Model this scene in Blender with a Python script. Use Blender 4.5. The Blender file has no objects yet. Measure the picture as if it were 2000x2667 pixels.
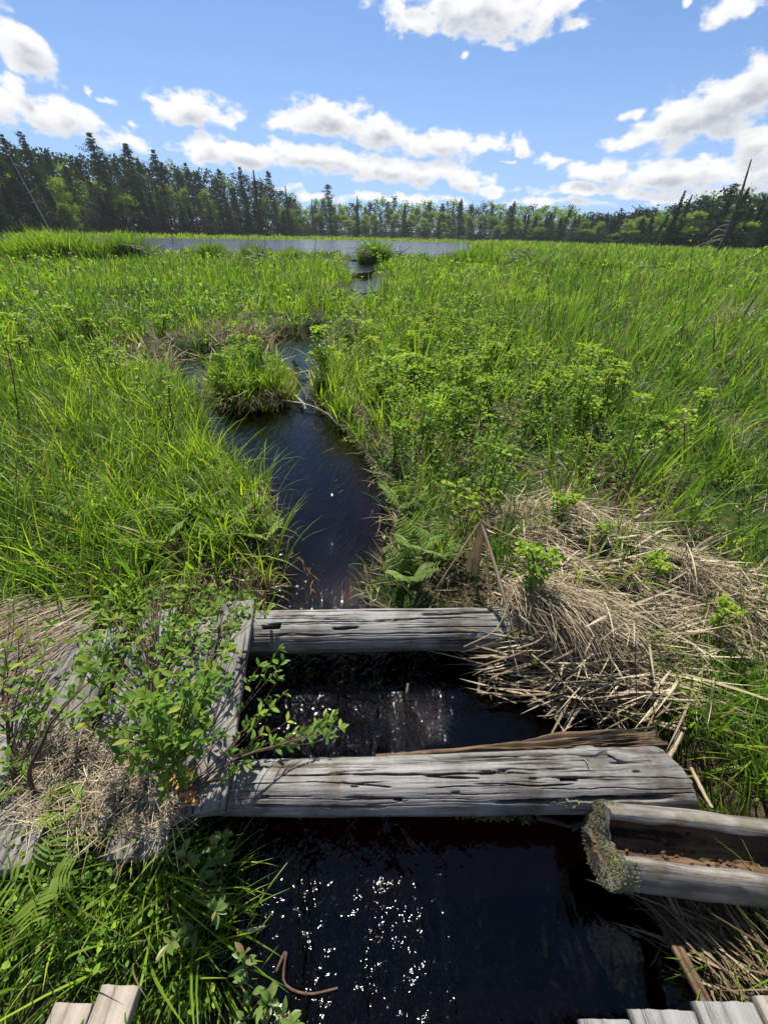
EXPOSURE = 0.90
USE_DENOISE = True
CLOUD_GAIN = 0.54
SKY_GAIN = 0.074
SKY_TINT = (0.86, 1.0, 1.12)
HAZE = 0.00026
import bpy, math
import numpy as np
from mathutils import Vector, Matrix

rng = np.random.default_rng(11)
SC = bpy.context.scene
COL = SC.collection
R = math.radians

# ------------------------------------------------------------------ camera
CAM_Z = 1.60
PITCH, ROLL = R(35.8), R(1.4)
F = 1000.0                                   # focal length in photo pixels (photo 2000 x 2667)
CX, CY = 1000.0, 1333.5
_r0 = np.array([1.0, 0, 0])
_u0 = np.array([0, math.sin(PITCH), math.cos(PITCH)])
FW = np.array([0, math.cos(PITCH), -math.sin(PITCH)])
CR = math.cos(ROLL) * _r0 + math.sin(ROLL) * _u0
CU = -math.sin(ROLL) * _r0 + math.cos(ROLL) * _u0
CAMP = np.array([0, 0, CAM_Z])


def ray(u, v):
    d = FW + CR * ((u - CX) / F) - CU * ((v - CY) / F)
    return d / np.linalg.norm(d)


def P(u, v, z=0.0):
    """point where the view ray of photo pixel (u, v) meets height z"""
    d = ray(u, v)
    t = (z - CAM_Z) / d[2]
    return CAMP + d * t


def azel(u, v):
    d = ray(u, v)
    return math.degrees(math.atan2(d[0], d[1])), math.degrees(math.asin(d[2]))


# ------------------------------------------------------------------ noise
_lat = np.random.default_rng(5).random((32, 32, 32))


def vnoise(p):
    p = np.asarray(p, float)
    i = np.floor(p).astype(int)
    f = p - i
    f = f * f * (3 - 2 * f)
    i0 = i % 32
    i1 = (i + 1) % 32
    x0, y0, z0 = i0[..., 0], i0[..., 1], i0[..., 2]
    x1, y1, z1 = i1[..., 0], i1[..., 1], i1[..., 2]
    fx, fy, fz = f[..., 0], f[..., 1], f[..., 2]
    a = _lat[x0, y0, z0] * (1 - fx) + _lat[x1, y0, z0] * fx
    b = _lat[x0, y1, z0] * (1 - fx) + _lat[x1, y1, z0] * fx
    c = _lat[x0, y0, z1] * (1 - fx) + _lat[x1, y0, z1] * fx
    d = _lat[x0, y1, z1] * (1 - fx) + _lat[x1, y1, z1] * fx
    return (a * (1 - fy) + b * fy) * (1 - fz) + (c * (1 - fy) + d * fy) * fz


def fbm(p, oct=4):
    p = np.asarray(p, float)
    s, a, t = 0.0, 0.5, 0.0
    for k in range(oct):
        s = s + a * vnoise(p + 7.3 * k)
        t += a
        a *= 0.5
        p = p * 2.03
    return s / t * 2 - 1


def n2(x, y, f, seed=0.0, oct=3):
    x = np.asarray(x, float)
    return fbm(np.stack([x * f, np.asarray(y, float) * f, np.full_like(x, seed * 3.17 + 0.37)], -1), oct)


def sstep(a, b, x):
    t = np.clip((np.asarray(x, float) - a) / (b - a), 0, 1)
    return t * t * (3 - 2 * t)


# ------------------------------------------------------------------ mesh builder
class MB:
    """collects quads / triangles with two per-point values (tint, along); builds ONE mesh object"""

    def __init__(s):
        s.v, s.f, s.a, s.b, s.n = [], {3: [], 4: []}, [], [], 0

    def add(s, v, f, a=0.5, b=0.5):
        v = np.asarray(v, float).reshape(-1, 3)
        f = np.asarray(f, int)
        if len(v) == 0 or len(f) == 0:
            return s
        s.v.append(v)
        s.f[f.shape[1]].append(f + s.n)
        s.a.append(np.broadcast_to(np.asarray(a, float), (len(v),)))
        s.b.append(np.broadcast_to(np.asarray(b, float), (len(v),)))
        s.n += len(v)
        return s

    def mesh(s, name, mat, smooth=True):
        me = bpy.data.meshes.new(name)
        v = np.concatenate(s.v)
        q = np.concatenate(s.f[4]) if s.f[4] else np.zeros((0, 4), int)
        t = np.concatenate(s.f[3]) if s.f[3] else np.zeros((0, 3), int)
        me.vertices.add(len(v))
        me.vertices.foreach_set('co', v.astype(np.float32).ravel())
        me.loops.add(q.size + t.size)
        me.loops.foreach_set('vertex_index', np.concatenate([q.ravel(), t.ravel()]).astype(np.int32))
        me.polygons.add(len(q) + len(t))
        st = np.concatenate([np.arange(len(q)) * 4, q.size + np.arange(len(t)) * 3]).astype(np.int32)
        me.polygons.foreach_set('loop_start', st)
        me.update(calc_edges=True)
        me.polygons.foreach_set('use_smooth', np.full(len(me.polygons), smooth))
        for nm, arr in (('tint', s.a), ('along', s.b)):
            at = me.attributes.new(nm, 'FLOAT', 'POINT')
            at.data.foreach_set('value', np.concatenate(arr).astype(np.float32))
        if mat is not None:
            me.materials.append(mat)
        return me

    def build(s, name, mat, parent=None, smooth=True):
        o = bpy.data.objects.new(name, s.mesh(name, mat, smooth))
        COL.objects.link(o)
        if parent is not None:
            o.parent = parent
        return o


def tag(o, label=None, cat=None, group=None, kind=None):
    for k, val in (('label', label), ('category', cat), ('group', group), ('kind', kind)):
        if val:
            o[k] = val
    return o


def thing(name, label, cat, loc=(0, 0, 0), rz=0.0, group=None):
    o = bpy.data.objects.new(name, None)
    o.empty_display_size = 0.05
    COL.objects.link(o)
    o.location = loc
    o.rotation_euler = (0, 0, rz)
    return tag(o, label, cat, group)


def dup(root, loc, rot, scale, label=None, group=None):
    r = root.copy()
    COL.objects.link(r)
    r.location, r.rotation_euler, r.scale = loc, rot, scale
    tag(r, label, None, group)
    for ch in list(root.children):
        c = ch.copy()
        COL.objects.link(c)
        c.parent = r
        for g in list(ch.children):
            d = g.copy()
            COL.objects.link(d)
            d.parent = c
    return r


def grid_faces(n, m, closed=False):
    """quads of an n x m vertex grid (rows n, columns m); closed wraps the columns"""
    i, j = np.meshgrid(np.arange(n - 1), np.arange(m if closed else m - 1), indexing='ij')
    j2 = (j + 1) % m
    return np.stack([i * m + j, i * m + j2, (i + 1) * m + j2, (i + 1) * m + j], -1).reshape(-1, 4)


def tube(mb, pts, rad, sides=5, a=0.5):
    pts = np.asarray(pts, float)
    n = len(pts)
    rad = np.broadcast_to(np.asarray(rad, float), (n,))
    tg = np.gradient(pts, axis=0)
    tg /= np.linalg.norm(tg, axis=1)[:, None] + 1e-9
    ref = np.array([0, 0, 1.0]) if abs(tg[:, 2]).mean() < 0.8 else np.array([1.0, 0, 0])
    s1 = np.cross(tg, ref)
    s1 /= np.linalg.norm(s1, axis=1)[:, None] + 1e-9
    s2 = np.cross(tg, s1)
    th = np.arange(sides) * 2 * math.pi / sides
    v = pts[:, None] + rad[:, None, None] * (np.cos(th)[None, :, None] * s1[:, None] + np.sin(th)[None, :, None] * s2[:, None])
    mb.add(v, grid_faces(n, sides, True), a, np.repeat(np.linspace(0, 1, n), sides))


def spline(pts, n):
    """Catmull-Rom through pts"""
    p = np.asarray(pts, float)
    p = np.vstack([2 * p[0] - p[1], p, 2 * p[-1] - p[-2]])
    k = len(p) - 3
    u = np.linspace(0, k - 1e-6, n)
    i = u.astype(int)
    t = (u - i)[:, None]
    a, b, c, d = p[i], p[i + 1], p[i + 2], p[i + 3]
    return 0.5 * (2 * b + (c - a) * t + (2 * a - 5 * b + 4 * c - d) * t ** 2 + (3 * b - a - 3 * c + d) * t ** 3)


def blades(mb, base, L, W, az, th0, bend, tint, nseg=4, twist=0.0, power=1.4):
    """curved tapering grass blades, all arrays of length N"""
    base = np.asarray(base, float)
    N = len(base)
    if N == 0:
        return
    L, W, az, th0, bend, tint, twist = [np.broadcast_to(np.asarray(x, float), (N,)) for x in (L, W, az, th0, bend, tint, twist)]
    s = np.linspace(0, 1, nseg + 1)
    sm = (s[1:] + s[:-1]) / 2
    th = th0[:, None] + bend[:, None] * sm[None] ** power
    dl = (L / nseg)[:, None]
    r = np.concatenate([np.zeros((N, 1)), np.cumsum(np.sin(th) * dl, 1)], 1)
    z = np.concatenate([np.zeros((N, 1)), np.cumsum(np.cos(th) * dl, 1)], 1)
    dx, dy = np.cos(az)[:, None], np.sin(az)[:, None]
    c = np.stack([base[:, :1] + r * dx, base[:, 1:2] + r * dy, base[:, 2:] + z], -1)
    tw = az[:, None] + math.pi / 2 + twist[:, None] * (0.3 + s[None])
    w = W[:, None] * (0.55 + 0.45 * np.sin(np.minimum(1, s * 2.2) * math.pi / 2))[None] * (1 - s ** 3)[None] * 0.5 + W[:, None] * 0.03
    side = np.stack([np.cos(tw), np.sin(tw), np.zeros_like(tw)], -1) * w[..., None]
    v = np.stack([c - side, c + side], 2)                        # N, nseg+1, 2, 3
    k = 2 * (nseg + 1)
    i = np.arange(nseg) * 2
    f = np.stack([i, i + 1, i + 3, i + 2], -1)[None] + (np.arange(N) * k)[:, None, None]
    mb.add(v, f.reshape(-1, 4), np.repeat(tint, k), np.tile(np.repeat(s, 2), N))


def frames(d, up=None, roll=None):
    """rotation matrices (N,3,3) whose columns are: along d, side, normal"""
    d = d / (np.linalg.norm(d, axis=1)[:, None] + 1e-9)
    ref = np.tile(np.array([0, 0, 1.0]), (len(d), 1)) if up is None else up
    s = np.cross(ref, d)
    bad = np.linalg.norm(s, axis=1) < 1e-3
    s[bad] = np.array([1.0, 0, 0])
    s /= np.linalg.norm(s, axis=1)[:, None]
    n = np.cross(d, s)
    if roll is not None:
        c, sn = np.cos(roll)[:, None], np.sin(roll)[:, None]
        s, n = s * c + n * sn, n * c - s * sn
    return np.stack([d, s, n], -1)


def stamp(mb, tv, tf, M, pos, scale, tint, along=None):
    """copies of a template (tv, tf) at pos with rotation M and size scale"""
    N = len(pos)
    if N == 0:
        return
    scale = np.broadcast_to(np.asarray(scale, float), (N,))
    v = np.einsum('nij,kj->nki', M, tv) * scale[:, None, None] + pos[:, None]
    k = len(tv)
    f = tf[None] + (np.arange(N) * k)[:, None, None]
    b = np.tile(np.clip(tv[:, 0], 0, 1), N) if along is None else np.repeat(np.broadcast_to(along, (N,)), k)
    mb.add(v, f.reshape(-1, tf.shape[1]), np.repeat(np.broadcast_to(np.asarray(tint, float), (N,)), k), b)


def leaf_template(ws, fold=0.25, droop=0.18):
    """leaf along +x, length 1, half widths ws at even steps; folded along its midrib"""
    n = len(ws)
    x = np.linspace(0, 1, n)
    ws = np.asarray(ws, float)
    z = -droop * x ** 2
    v = np.stack([np.stack([x, -ws, z + ws * fold], -1), np.stack([x, 0 * x, z], -1), np.stack([x, ws, z + ws * fold], -1)], 1).reshape(-1, 3)
    return v, grid_faces(n, 3)


LEAF_OVATE = leaf_template([0.02, 0.25, 0.32, 0.24, 0.02])
LEAF_LONG = leaf_template([0.02, 0.10, 0.17, 0.19, 0.13, 0.02], 0.35, 0.22)
LEAF_LANCE = leaf_template([0.03, 0.07, 0.08, 0.05, 0.01], 0.3, 0.25)
LEAF_LOW = leaf_template([0.03, 0.3, 0.02], 0.25, 0.15)
NEEDLES = (np.array([[0, -0.16, 0], [0.45, -0.3, 0.04], [1, 0, -0.08], [0.5, 0.28, 0.05]]), np.array([[0, 1, 2, 3]]))
# ------------------------------------------------------------------ materials
def new_mat(name):
    m = bpy.data.materials.new(name)
    m.use_nodes = True
    nt = m.node_tree
    nt.nodes.clear()
    out = nt.nodes.new('ShaderNodeOutputMaterial')
    return m, nt, out


def nd(nt, typ, props=None, **inp):
    n = nt.nodes.new(typ)
    for k, val in (props or {}).items():
        setattr(n, k, val)
    for k, val in inp.items():
        key = int(k[1:]) if k[0] == 'i' and k[1:].isdigit() else k.replace('_', ' ')
        sock = n.inputs[key]
        if isinstance(val, bpy.types.NodeSocket):
            nt.links.new(val, sock)
        else:
            sock.default_value = val
    return n


def ramp(nt, fac, stops, interp='LINEAR'):
    n = nt.nodes.new('ShaderNodeValToRGB')
    n.color_ramp.interpolation = interp
    el = n.color_ramp.elements
    while len(el) > 1:
        el.remove(el[-1])
    el[0].position, el[0].color = stops[0][0], (*stops[0][1], 1)
    for p, c in stops[1:]:
        e = el.new(p)
        e.color = (*c, 1)
    nt.links.new(fac, n.inputs[0])
    return n.outputs['Color']


def math_n(nt, op, a, b=None, c=None, clamp=False):
    n = nt.nodes.new('ShaderNodeMath')
    n.operation, n.use_clamp = op, clamp
    for i, x in enumerate((a, b, c)):
        if x is None:
            continue
        if isinstance(x, bpy.types.NodeSocket):
            nt.links.new(x, n.inputs[i])
        else:
            n.inputs[i].default_value = x
    return n.outputs[0]


def mixc(nt, fac, a, b, mode='MIX'):
    n = nt.nodes.new('ShaderNodeMix')
    n.data_type, n.blend_type = 'RGBA', mode
    for s, x in ((n.inputs[0], fac), (n.inputs[6], a), (n.inputs[7], b)):
        if isinstance(x, bpy.types.NodeSocket):
            nt.links.new(x, s)
        else:
            s.default_value = x if not isinstance(x, tuple) or len(x) == 4 else (*x, 1)
    return n.outputs[2]


def leaf_mat(name, stops, transl=0.45, rough=0.45, spec=0.35, base_mix=None, tcol=(1.15, 1.2, 0.5), noise=0.25, vary=False):
    """thin vegetation: reflects, and lets sunlight through"""
    m, nt, out = new_mat(name)
    at = nd(nt, 'ShaderNodeAttribute', {'attribute_name': 'tint'})
    col = ramp(nt, at.outputs['Fac'], stops)
    if noise:
        tc = nd(nt, 'ShaderNodeNewGeometry')
        nz = nd(nt, 'ShaderNodeTexNoise', None, Vector=tc.outputs['Position'], Scale=3.0, Detail=2.0)
        col = mixc(nt, 1.0, col, ramp(nt, nz.outputs['Fac'], [(0.3, (1 - noise,) * 3), (0.7, (1 + noise,) * 3)]), 'MULTIPLY')
    if vary:                                     # no two plants have quite the same green
        oi = nd(nt, 'ShaderNodeObjectInfo')
        col = mixc(nt, 1.0, col, ramp(nt, oi.outputs['Random'], [(0.0, (.68, .76, .85)), (0.35, (.88, .95, .95)), (0.7, (1.06, 1.06, .95)), (1.0, (1.22, 1.12, .85))]), 'MULTIPLY')
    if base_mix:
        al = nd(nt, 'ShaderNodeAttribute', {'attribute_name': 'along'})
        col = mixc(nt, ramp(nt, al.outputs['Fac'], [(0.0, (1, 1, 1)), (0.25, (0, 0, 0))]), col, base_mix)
    pb = nd(nt, 'ShaderNodeBsdfPrincipled', None, Base_Color=col, Roughness=rough)
    pb.inputs['Specular IOR Level'].default_value = spec
    tr = nd(nt, 'ShaderNodeBsdfTranslucent', None, Color=mixc(nt, 1.0, col, tcol, 'MULTIPLY'))
    mx = nd(nt, 'ShaderNodeMixShader', None, i0=transl, i1=pb.outputs[0], i2=tr.outputs[0])
    nt.links.new(mx.outputs[0], out.inputs['Surface'])
    return m


G = lambda r, g, b: (r, g, b)
M = {}
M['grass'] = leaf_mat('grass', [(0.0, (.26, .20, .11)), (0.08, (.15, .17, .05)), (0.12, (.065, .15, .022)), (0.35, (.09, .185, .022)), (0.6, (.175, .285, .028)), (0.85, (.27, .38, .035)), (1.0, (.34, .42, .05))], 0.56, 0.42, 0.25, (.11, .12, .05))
M['leafy'] = leaf_mat('leafy', [(0.0, (.07, .15, .025)), (0.5, (.165, .285, .038)), (0.85, (.28, .40, .045)), (1.0, (.37, .43, .055))], 0.48, 0.48, 0.14, vary=True)
M['bush_leaf'] = leaf_mat('bush_leaf', [(0.0, (.05, .12, .025)), (0.6, (.11, .22, .035)), (0.9, (.22, .31, .045)), (1.0, (.32, .36, .06))], 0.5, 0.5, 0.18)
M['fern'] = leaf_mat('fern', [(0.0, (.08, .14, .025)), (0.6, (.15, .23, .035)), (1.0, (.25, .31, .05))], 0.5, 0.5, 0.2, vary=True)
M['straw'] = leaf_mat('straw', [(0.0, (.06, .04, .025)), (0.25, (.15, .11, .07)), (0.6, (.30, .24, .155)), (1.0, (.55, .47, .33))], 0.25, 0.7, 0.15, None, (1, .9, .7), 0.2)
M['reed'] = leaf_mat('reed', [(0.0, (.34, .26, .16)), (1.0, (.58, .48, .34))], 0.5, 0.6, 0.25, None, (1, .9, .7), 0.2)
M['litter'] = leaf_mat('litter', [(0.0, (.05, .03, .018)), (0.35, (.14, .09, .055)), (0.7, (.24, .18, .12)), (1.0, (.40, .34, .26))], 0.12, 0.8, 0.1, None, (1, .9, .7), 0.2)
M['moss'] = leaf_mat('moss', [(0.0, (.06, .055, .04)), (0.5, (.13, .13, .065)), (1.0, (.24, .27, .045))], 0.3, 0.8, 0.1)
M['oak_leaf'] = leaf_mat('oak_leaf', [(0.0, (.36, .16, .05)), (1.0, (.52, .26, .09))], 0.3, 0.6, 0.2, None, (1, .8, .5))
M['reddish_leaf'] = leaf_mat('reddish_leaf', [(0.0, (.08, .14, .03)), (0.7, (.13, .20, .045)), (1.0, (.2, .13, .06))], 0.35, 0.4, 0.4)
M['weed'] = leaf_mat('weed', [(0.0, (.14, .075, .022)), (1.0, (.34, .20, .065))], 0.3, 0.6, 0.2)
M['pine'] = leaf_mat('pine', [(0.0, (.022, .042, .024)), (0.6, (.045, .078, .036)), (1.0, (.08, .12, .045))], 0.22, 0.9, 0.0, None, (1, 1, .6), 0, vary=True)
M['spruce'] = leaf_mat('spruce', [(0.0, (.02, .036, .022)), (0.6, (.038, .064, .034)), (1.0, (.065, .095, .045))], 0.2, 0.9, 0.0, None, (1, 1, .6), 0, vary=True)
M['aspen'] = leaf_mat('aspen', [(0.0, (.08, .15, .03)), (0.5, (.16, .25, .045)), (1.0, (.27, .35, .07))], 0.5, 0.8, 0.03, None, (1, 1, .6), 0, vary=True)
M['greytwig'] = leaf_mat('greytwig', [(0.0, (.04, .045, .03)), (1.0, (.10, .11, .06))], 0.2, 0.9, 0.0, None, (1, 1, .7), 0)


def plain(name, c1, c2, scale=20.0, rough=0.85, bump=0.3, stretch=(1, 1, 1), bdist=0.005):
    m, nt, out = new_mat(name)
    tc = nd(nt, 'ShaderNodeTexCoord')
    mp = nd(nt, 'ShaderNodeMapping', None, Vector=tc.outputs['Object'], Scale=stretch)
    nz = nd(nt, 'ShaderNodeTexNoise', None, Vector=mp.outputs[0], Scale=scale, Detail=6.0, Roughness=0.6)
    col = ramp(nt, nz.outputs['Fac'], [(0.3, c1), (0.7, c2)])
    bp = nd(nt, 'ShaderNodeBump', None, Strength=bump, Distance=bdist, Height=nz.outputs['Fac'])
    pb = nd(nt, 'ShaderNodeBsdfPrincipled', None, Base_Color=col, Roughness=rough, Normal=bp.outputs[0])
    pb.inputs['Specular IOR Level'].default_value = 0.2
    nt.links.new(pb.outputs[0], out.inputs['Surface'])
    return m


M['bark'] = plain('bark', (.035, .028, .022), (.09, .075, .06), 1.2, 0.9, 0.6, (4, 4, 0.8), 0.05)
M['pale_bark'] = plain('pale_bark', (.16, .15, .135), (.42, .40, .36), 1.5, 0.85, 0.3, (2, 2, 3), 0.03)
M['dead_bark'] = plain('dead_bark', (.04, .035, .032), (.10, .09, .08), 1.5, 0.9, 0.5, (4, 4, 0.6), 0.04)
M['twig'] = plain('twig', (.05, .028, .02), (.12, .075, .05), 60, 0.7, 0.2)
M['green_stem'] = plain('green_stem', (.05, .09, .02), (.09, .14, .035), 40, 0.6, 0.1)
M['dry_stick'] = plain('dry_stick', (.18, .14, .10), (.40, .35, .29), 25, 0.85, 0.3, (1, 1, 1), 0.003)
M['cattail_head'] = plain('cattail_head', (.20, .13, .07), (.36, .28, .19), 50, 0.95, 0.5)


def wood_mat(name, dark, light, brown, brown_amt=0.35, grain=38.0, crack=0.5, green=0.0, along=1.0, shade_damp=False):
    """weathered wood, grain running along local X"""
    m, nt, out = new_mat(name)
    tc = nd(nt, 'ShaderNodeTexCoord')
    ob = tc.outputs['Object']
    wob = nd(nt, 'ShaderNodeTexNoise', None, Vector=ob, Scale=4.0, Detail=2.0)
    off = nd(nt, 'ShaderNodeVectorMath', {'operation': 'MULTIPLY_ADD'}, i0=wob.outputs['Color'], i1=(0.0, 0.010, 0.010), i2=ob)
    def stretched(sx, syz, detail, rough=0.6):
        mp = nd(nt, 'ShaderNodeMapping', None, Vector=off.outputs[0], Scale=(sx, syz, syz))
        return nd(nt, 'ShaderNodeTexNoise', None, Vector=mp.outputs[0], Scale=1.0, Detail=detail, Roughness=rough).outputs['Fac']
    g1 = stretched(3.0 * along, grain * 3.4, 6.0, 0.7)
    g2 = stretched(1.1 * along, grain, 4.0)
    ck = stretched(1.3 * along, grain * 0.9, 3.0)
    blotch = nd(nt, 'ShaderNodeTexNoise', None, Vector=ob, Scale=7.0, Detail=5.0, Roughness=0.6).outputs['Fac']
    fine = nd(nt, 'ShaderNodeTexNoise', None, Vector=ob, Scale=150.0, Detail=3.0).outputs['Fac']
    t = math_n(nt, 'MULTIPLY_ADD', g1, 0.55, math_n(nt, 'MULTIPLY_ADD', g2, 0.35, math_n(nt, 'MULTIPLY', fine, 0.10)))
    col = ramp(nt, t, [(0.38, dark), (0.48, tuple(0.35 * a + .65 * b for a, b in zip(dark, light))), (0.62, light)])
    col = mixc(nt, ramp(nt, blotch, [(0.5, (0, 0, 0)), (0.72, (brown_amt,) * 3)]), col, brown)
    lum = ramp(nt, nd(nt, 'ShaderNodeTexNoise', None, Vector=ob, Scale=4.2, Detail=6.0, Roughness=0.65).outputs['Fac'], [(0.32, (.50, .49, .47)), (0.52, (1.0, 1.0, 1.0)), (0.72, (1.22, 1.22, 1.22))])
    col = mixc(nt, 1.0, col, lum, 'MULTIPLY')
    ckm = ramp(nt, ck, [(0.34, (1, 1, 1)), (0.385, (0, 0, 0))])
    col = mixc(nt, math_n(nt, 'MULTIPLY', ckm, crack), col, (dark[0] * .15, dark[1] * .14, dark[2] * .12))
    if shade_damp:                                     # underside shade painted into the colour, along with wet staining
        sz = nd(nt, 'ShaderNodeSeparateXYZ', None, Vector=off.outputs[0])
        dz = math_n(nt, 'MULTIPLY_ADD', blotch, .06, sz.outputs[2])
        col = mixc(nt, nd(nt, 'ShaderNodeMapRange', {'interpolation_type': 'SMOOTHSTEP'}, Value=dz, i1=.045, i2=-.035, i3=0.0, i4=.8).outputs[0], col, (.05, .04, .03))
    if green:
        gm = nd(nt, 'ShaderNodeTexNoise', None, Vector=ob, Scale=16.0, Detail=5.0).outputs['Fac']
        col = mixc(nt, ramp(nt, gm, [(0.52, (0, 0, 0)), (0.62, (green,) * 3)]), col, (.12, .125, .05))
    h = math_n(nt, 'SUBTRACT', math_n(nt, 'MULTIPLY_ADD', g1, 0.6, math_n(nt, 'MULTIPLY', g2, 0.6)), math_n(nt, 'MULTIPLY', ckm, 1.2))
    bp = nd(nt, 'ShaderNodeBump', None, Strength=0.75, Distance=0.006, Height=h)
    shade_dirt = nd(nt, 'ShaderNodeAttribute', {'attribute_name': 'along'}).outputs['Fac']       # depth shade of the open cracks painted dark, with soil caught in them
    col = mixc(nt, shade_dirt, col, (.012, .009, .007))
    pb = nd(nt, 'ShaderNodeBsdfPrincipled', None, Base_Color=col, Roughness=0.78, Normal=bp.outputs[0])
    pb.inputs['Specular IOR Level'].default_value = 0.3
    nt.links.new(pb.outputs[0], out.inputs['Surface'])
    return m


M['log_wood'] = wood_mat('log_wood', (.042, .038, .034), (.265, .255, .238), (.085, .062, .042), 0.9, 30, 0.9, shade_damp=True)
M['plank_wood'] = wood_mat('plank_wood', (.04, .036, .03), (.215, .203, .183), (.08, .062, .045), 0.5, 24, 0.95)
M['new_plank'] = wood_mat('new_plank', (.15, .12, .09), (.36, .31, .25), (.2, .16, .11), 0.5, 30, 0.5)
M['grey_plank'] = wood_mat('grey_plank', (.10, .093, .085), (.28, .268, .252), (.17, .15, .12), 0.4, 30, 0.5)
M['rot_wood'] = wood_mat('rot_wood', (.018, .011, .007), (.15, .09, .05), (.025, .016, .010), 0.9, 22, 0.95, 0.25)
M['hollow_wood'] = wood_mat('hollow_wood', (.035, .029, .022), (.25, .23, .205), (.06, .038, .02), 0.8, 26, 0.75, 0.35, shade_damp=True)
M['rot_inner'] = wood_mat('rot_inner', (.02, .012, .008), (.17, .095, .05), (.06, .035, .018), 0.8, 26, 0.8, 0.15)

# ground: mud, dead litter and moss
m, nt, out = new_mat('marsh_ground')
geo = nd(nt, 'ShaderNodeNewGeometry')
n1 = nd(nt, 'ShaderNodeTexNoise', None, Vector=geo.outputs['Position'], Scale=1.1, Detail=5.0).outputs['Fac']
n2_ = nd(nt, 'ShaderNodeTexNoise', None, Vector=geo.outputs['Position'], Scale=38.0, Detail=6.0, Roughness=0.7).outputs['Fac']
litter = ramp(nt, n2_, [(0.3, (.02, .013, .008)), (0.5, (.06, .042, .026)), (0.7, (.17, .13, .085))])
mossy = ramp(nt, n2_, [(0.3, (.012, .022, .007)), (0.7, (.05, .085, .018))])
col = mixc(nt, ramp(nt, n1, [(0.40, (0, 0, 0)), (0.6, (1, 1, 1))]), litter, mossy)
wetm = nd(nt, 'ShaderNodeAttribute', {'attribute_name': 'tint'}).outputs['Fac']
col = mixc(nt, wetm, col, (.022, .012, .006))
bp = nd(nt, 'ShaderNodeBump', None, Strength=0.8, Distance=0.03, Height=n2_)
pb = nd(nt, 'ShaderNodeBsdfPrincipled', None, Base_Color=col, Roughness=0.9, Normal=bp.outputs[0])
pb.inputs['Specular IOR Level'].default_value = 0.1
nt.links.new(pb.outputs[0], out.inputs['Surface'])
M['ground'] = m


def water_mat(name, tint, layers, rough=0.02, gusts=None):
    """clear surface over a dark bed: Fresnel reflection, brown peat-stained body"""
    m, nt, out = new_mat(name)
    geo = nd(nt, 'ShaderNodeNewGeometry')
    h = None
    amt = None
    if gusts:                                    # ripples run in streaks down the current, calm water beside it
        mp = nd(nt, 'ShaderNodeMapping', None, Vector=geo.outputs['Position'], Scale=gusts)
        st = nd(nt, 'ShaderNodeTexNoise', None, Vector=mp.outputs[0], Scale=1.0, Detail=4.0, Distortion=2.2).outputs['Fac']
        amt = nd(nt, 'ShaderNodeMapRange', {'interpolation_type': 'SMOOTHSTEP'}, Value=st, i1=0.44, i2=0.66, i3=0.30, i4=1.0).outputs[0]
        sx = nd(nt, 'ShaderNodeSeparateXYZ', None, Vector=geo.outputs['Position'])
        calm = nd(nt, 'ShaderNodeMapRange', {'interpolation_type': 'SMOOTHSTEP'}, Value=sx.outputs[0], i1=-0.05, i2=0.50, i3=1.0, i4=0.08).outputs[0]
        amt = math_n(nt, 'MULTIPLY', amt, calm)
        slow = nd(nt, 'ShaderNodeMapRange', {'interpolation_type': 'SMOOTHSTEP'}, Value=sx.outputs[1], i1=1.2, i2=1.7, i3=1.0, i4=0.16).outputs[0]
        amt = math_n(nt, 'MULTIPLY', amt, slow)
        amt = math_n(nt, 'MULTIPLY', amt, nd(nt, 'ShaderNodeMapRange', {'interpolation_type': 'SMOOTHSTEP'}, Value=sx.outputs[1], i1=0.55, i2=0.8, i3=1.0, i4=2.7).outputs[0])
        rough = nd(nt, 'ShaderNodeMapRange', None, Value=sx.outputs[1], i1=0.6, i2=0.75, i3=0.080, i4=0.028).outputs[0]
    for (sc, amp, stretch, dist, gusty) in layers:
        mp = nd(nt, 'ShaderNodeMapping', None, Vector=geo.outputs['Position'], Scale=stretch)
        n = nd(nt, 'ShaderNodeTexNoise', None, Vector=mp.outputs[0], Scale=sc, Detail=2.0, Roughness=0.5, Distortion=dist)
        t = math_n(nt, 'MULTIPLY', n.outputs['Fac'], amp)
        if gusty:
            t = math_n(nt, 'MULTIPLY', t, amt)
        h = t if h is None else math_n(nt, 'ADD', h, t)
    bp = nd(nt, 'ShaderNodeBump', None, Strength=1.0, Distance=1.0, Height=h)
    fr = nd(nt, 'ShaderNodeFresnel', None, IOR=1.33, Normal=bp.outputs[0])
    tr = nd(nt, 'ShaderNodeBsdfTransparent', None, Color=(*tint, 1))
    gl = nd(nt, 'ShaderNodeBsdfGlossy', None, Color=(1, 1, 1, 1), Roughness=rough, Normal=bp.outputs[0])
    mx = nd(nt, 'ShaderNodeMixShader', None, i0=fr.outputs[0], i1=tr.outputs[0], i2=gl.outputs[0])
    nt.links.new(mx.outputs[0], out.inputs['Surface'])
    return m


M['stream_water'] = water_mat('stream_water', (.17, .095, .05), [(6.0, .0045, (1.5, .7, 1), 0.6, 0), (30.0, .0215, (1.25, .8, 1), 0.5, 1)], 0.13, (5.0, 1.7, 1))
M['lake_water'] = water_mat('lake_water', (.05, .04, .03), [(1.3, .19, (.35, 1.2, 1), 0.3, 0), (0.18, .3, (.4, 1.6, 1), 0.3, 0)], 0.13)
M['pool_water'] = water_mat('pool_water', (.1, .07, .04), [(5.0, .03, (1, 1, 1), 0.4, 0)], 0.08)
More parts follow.
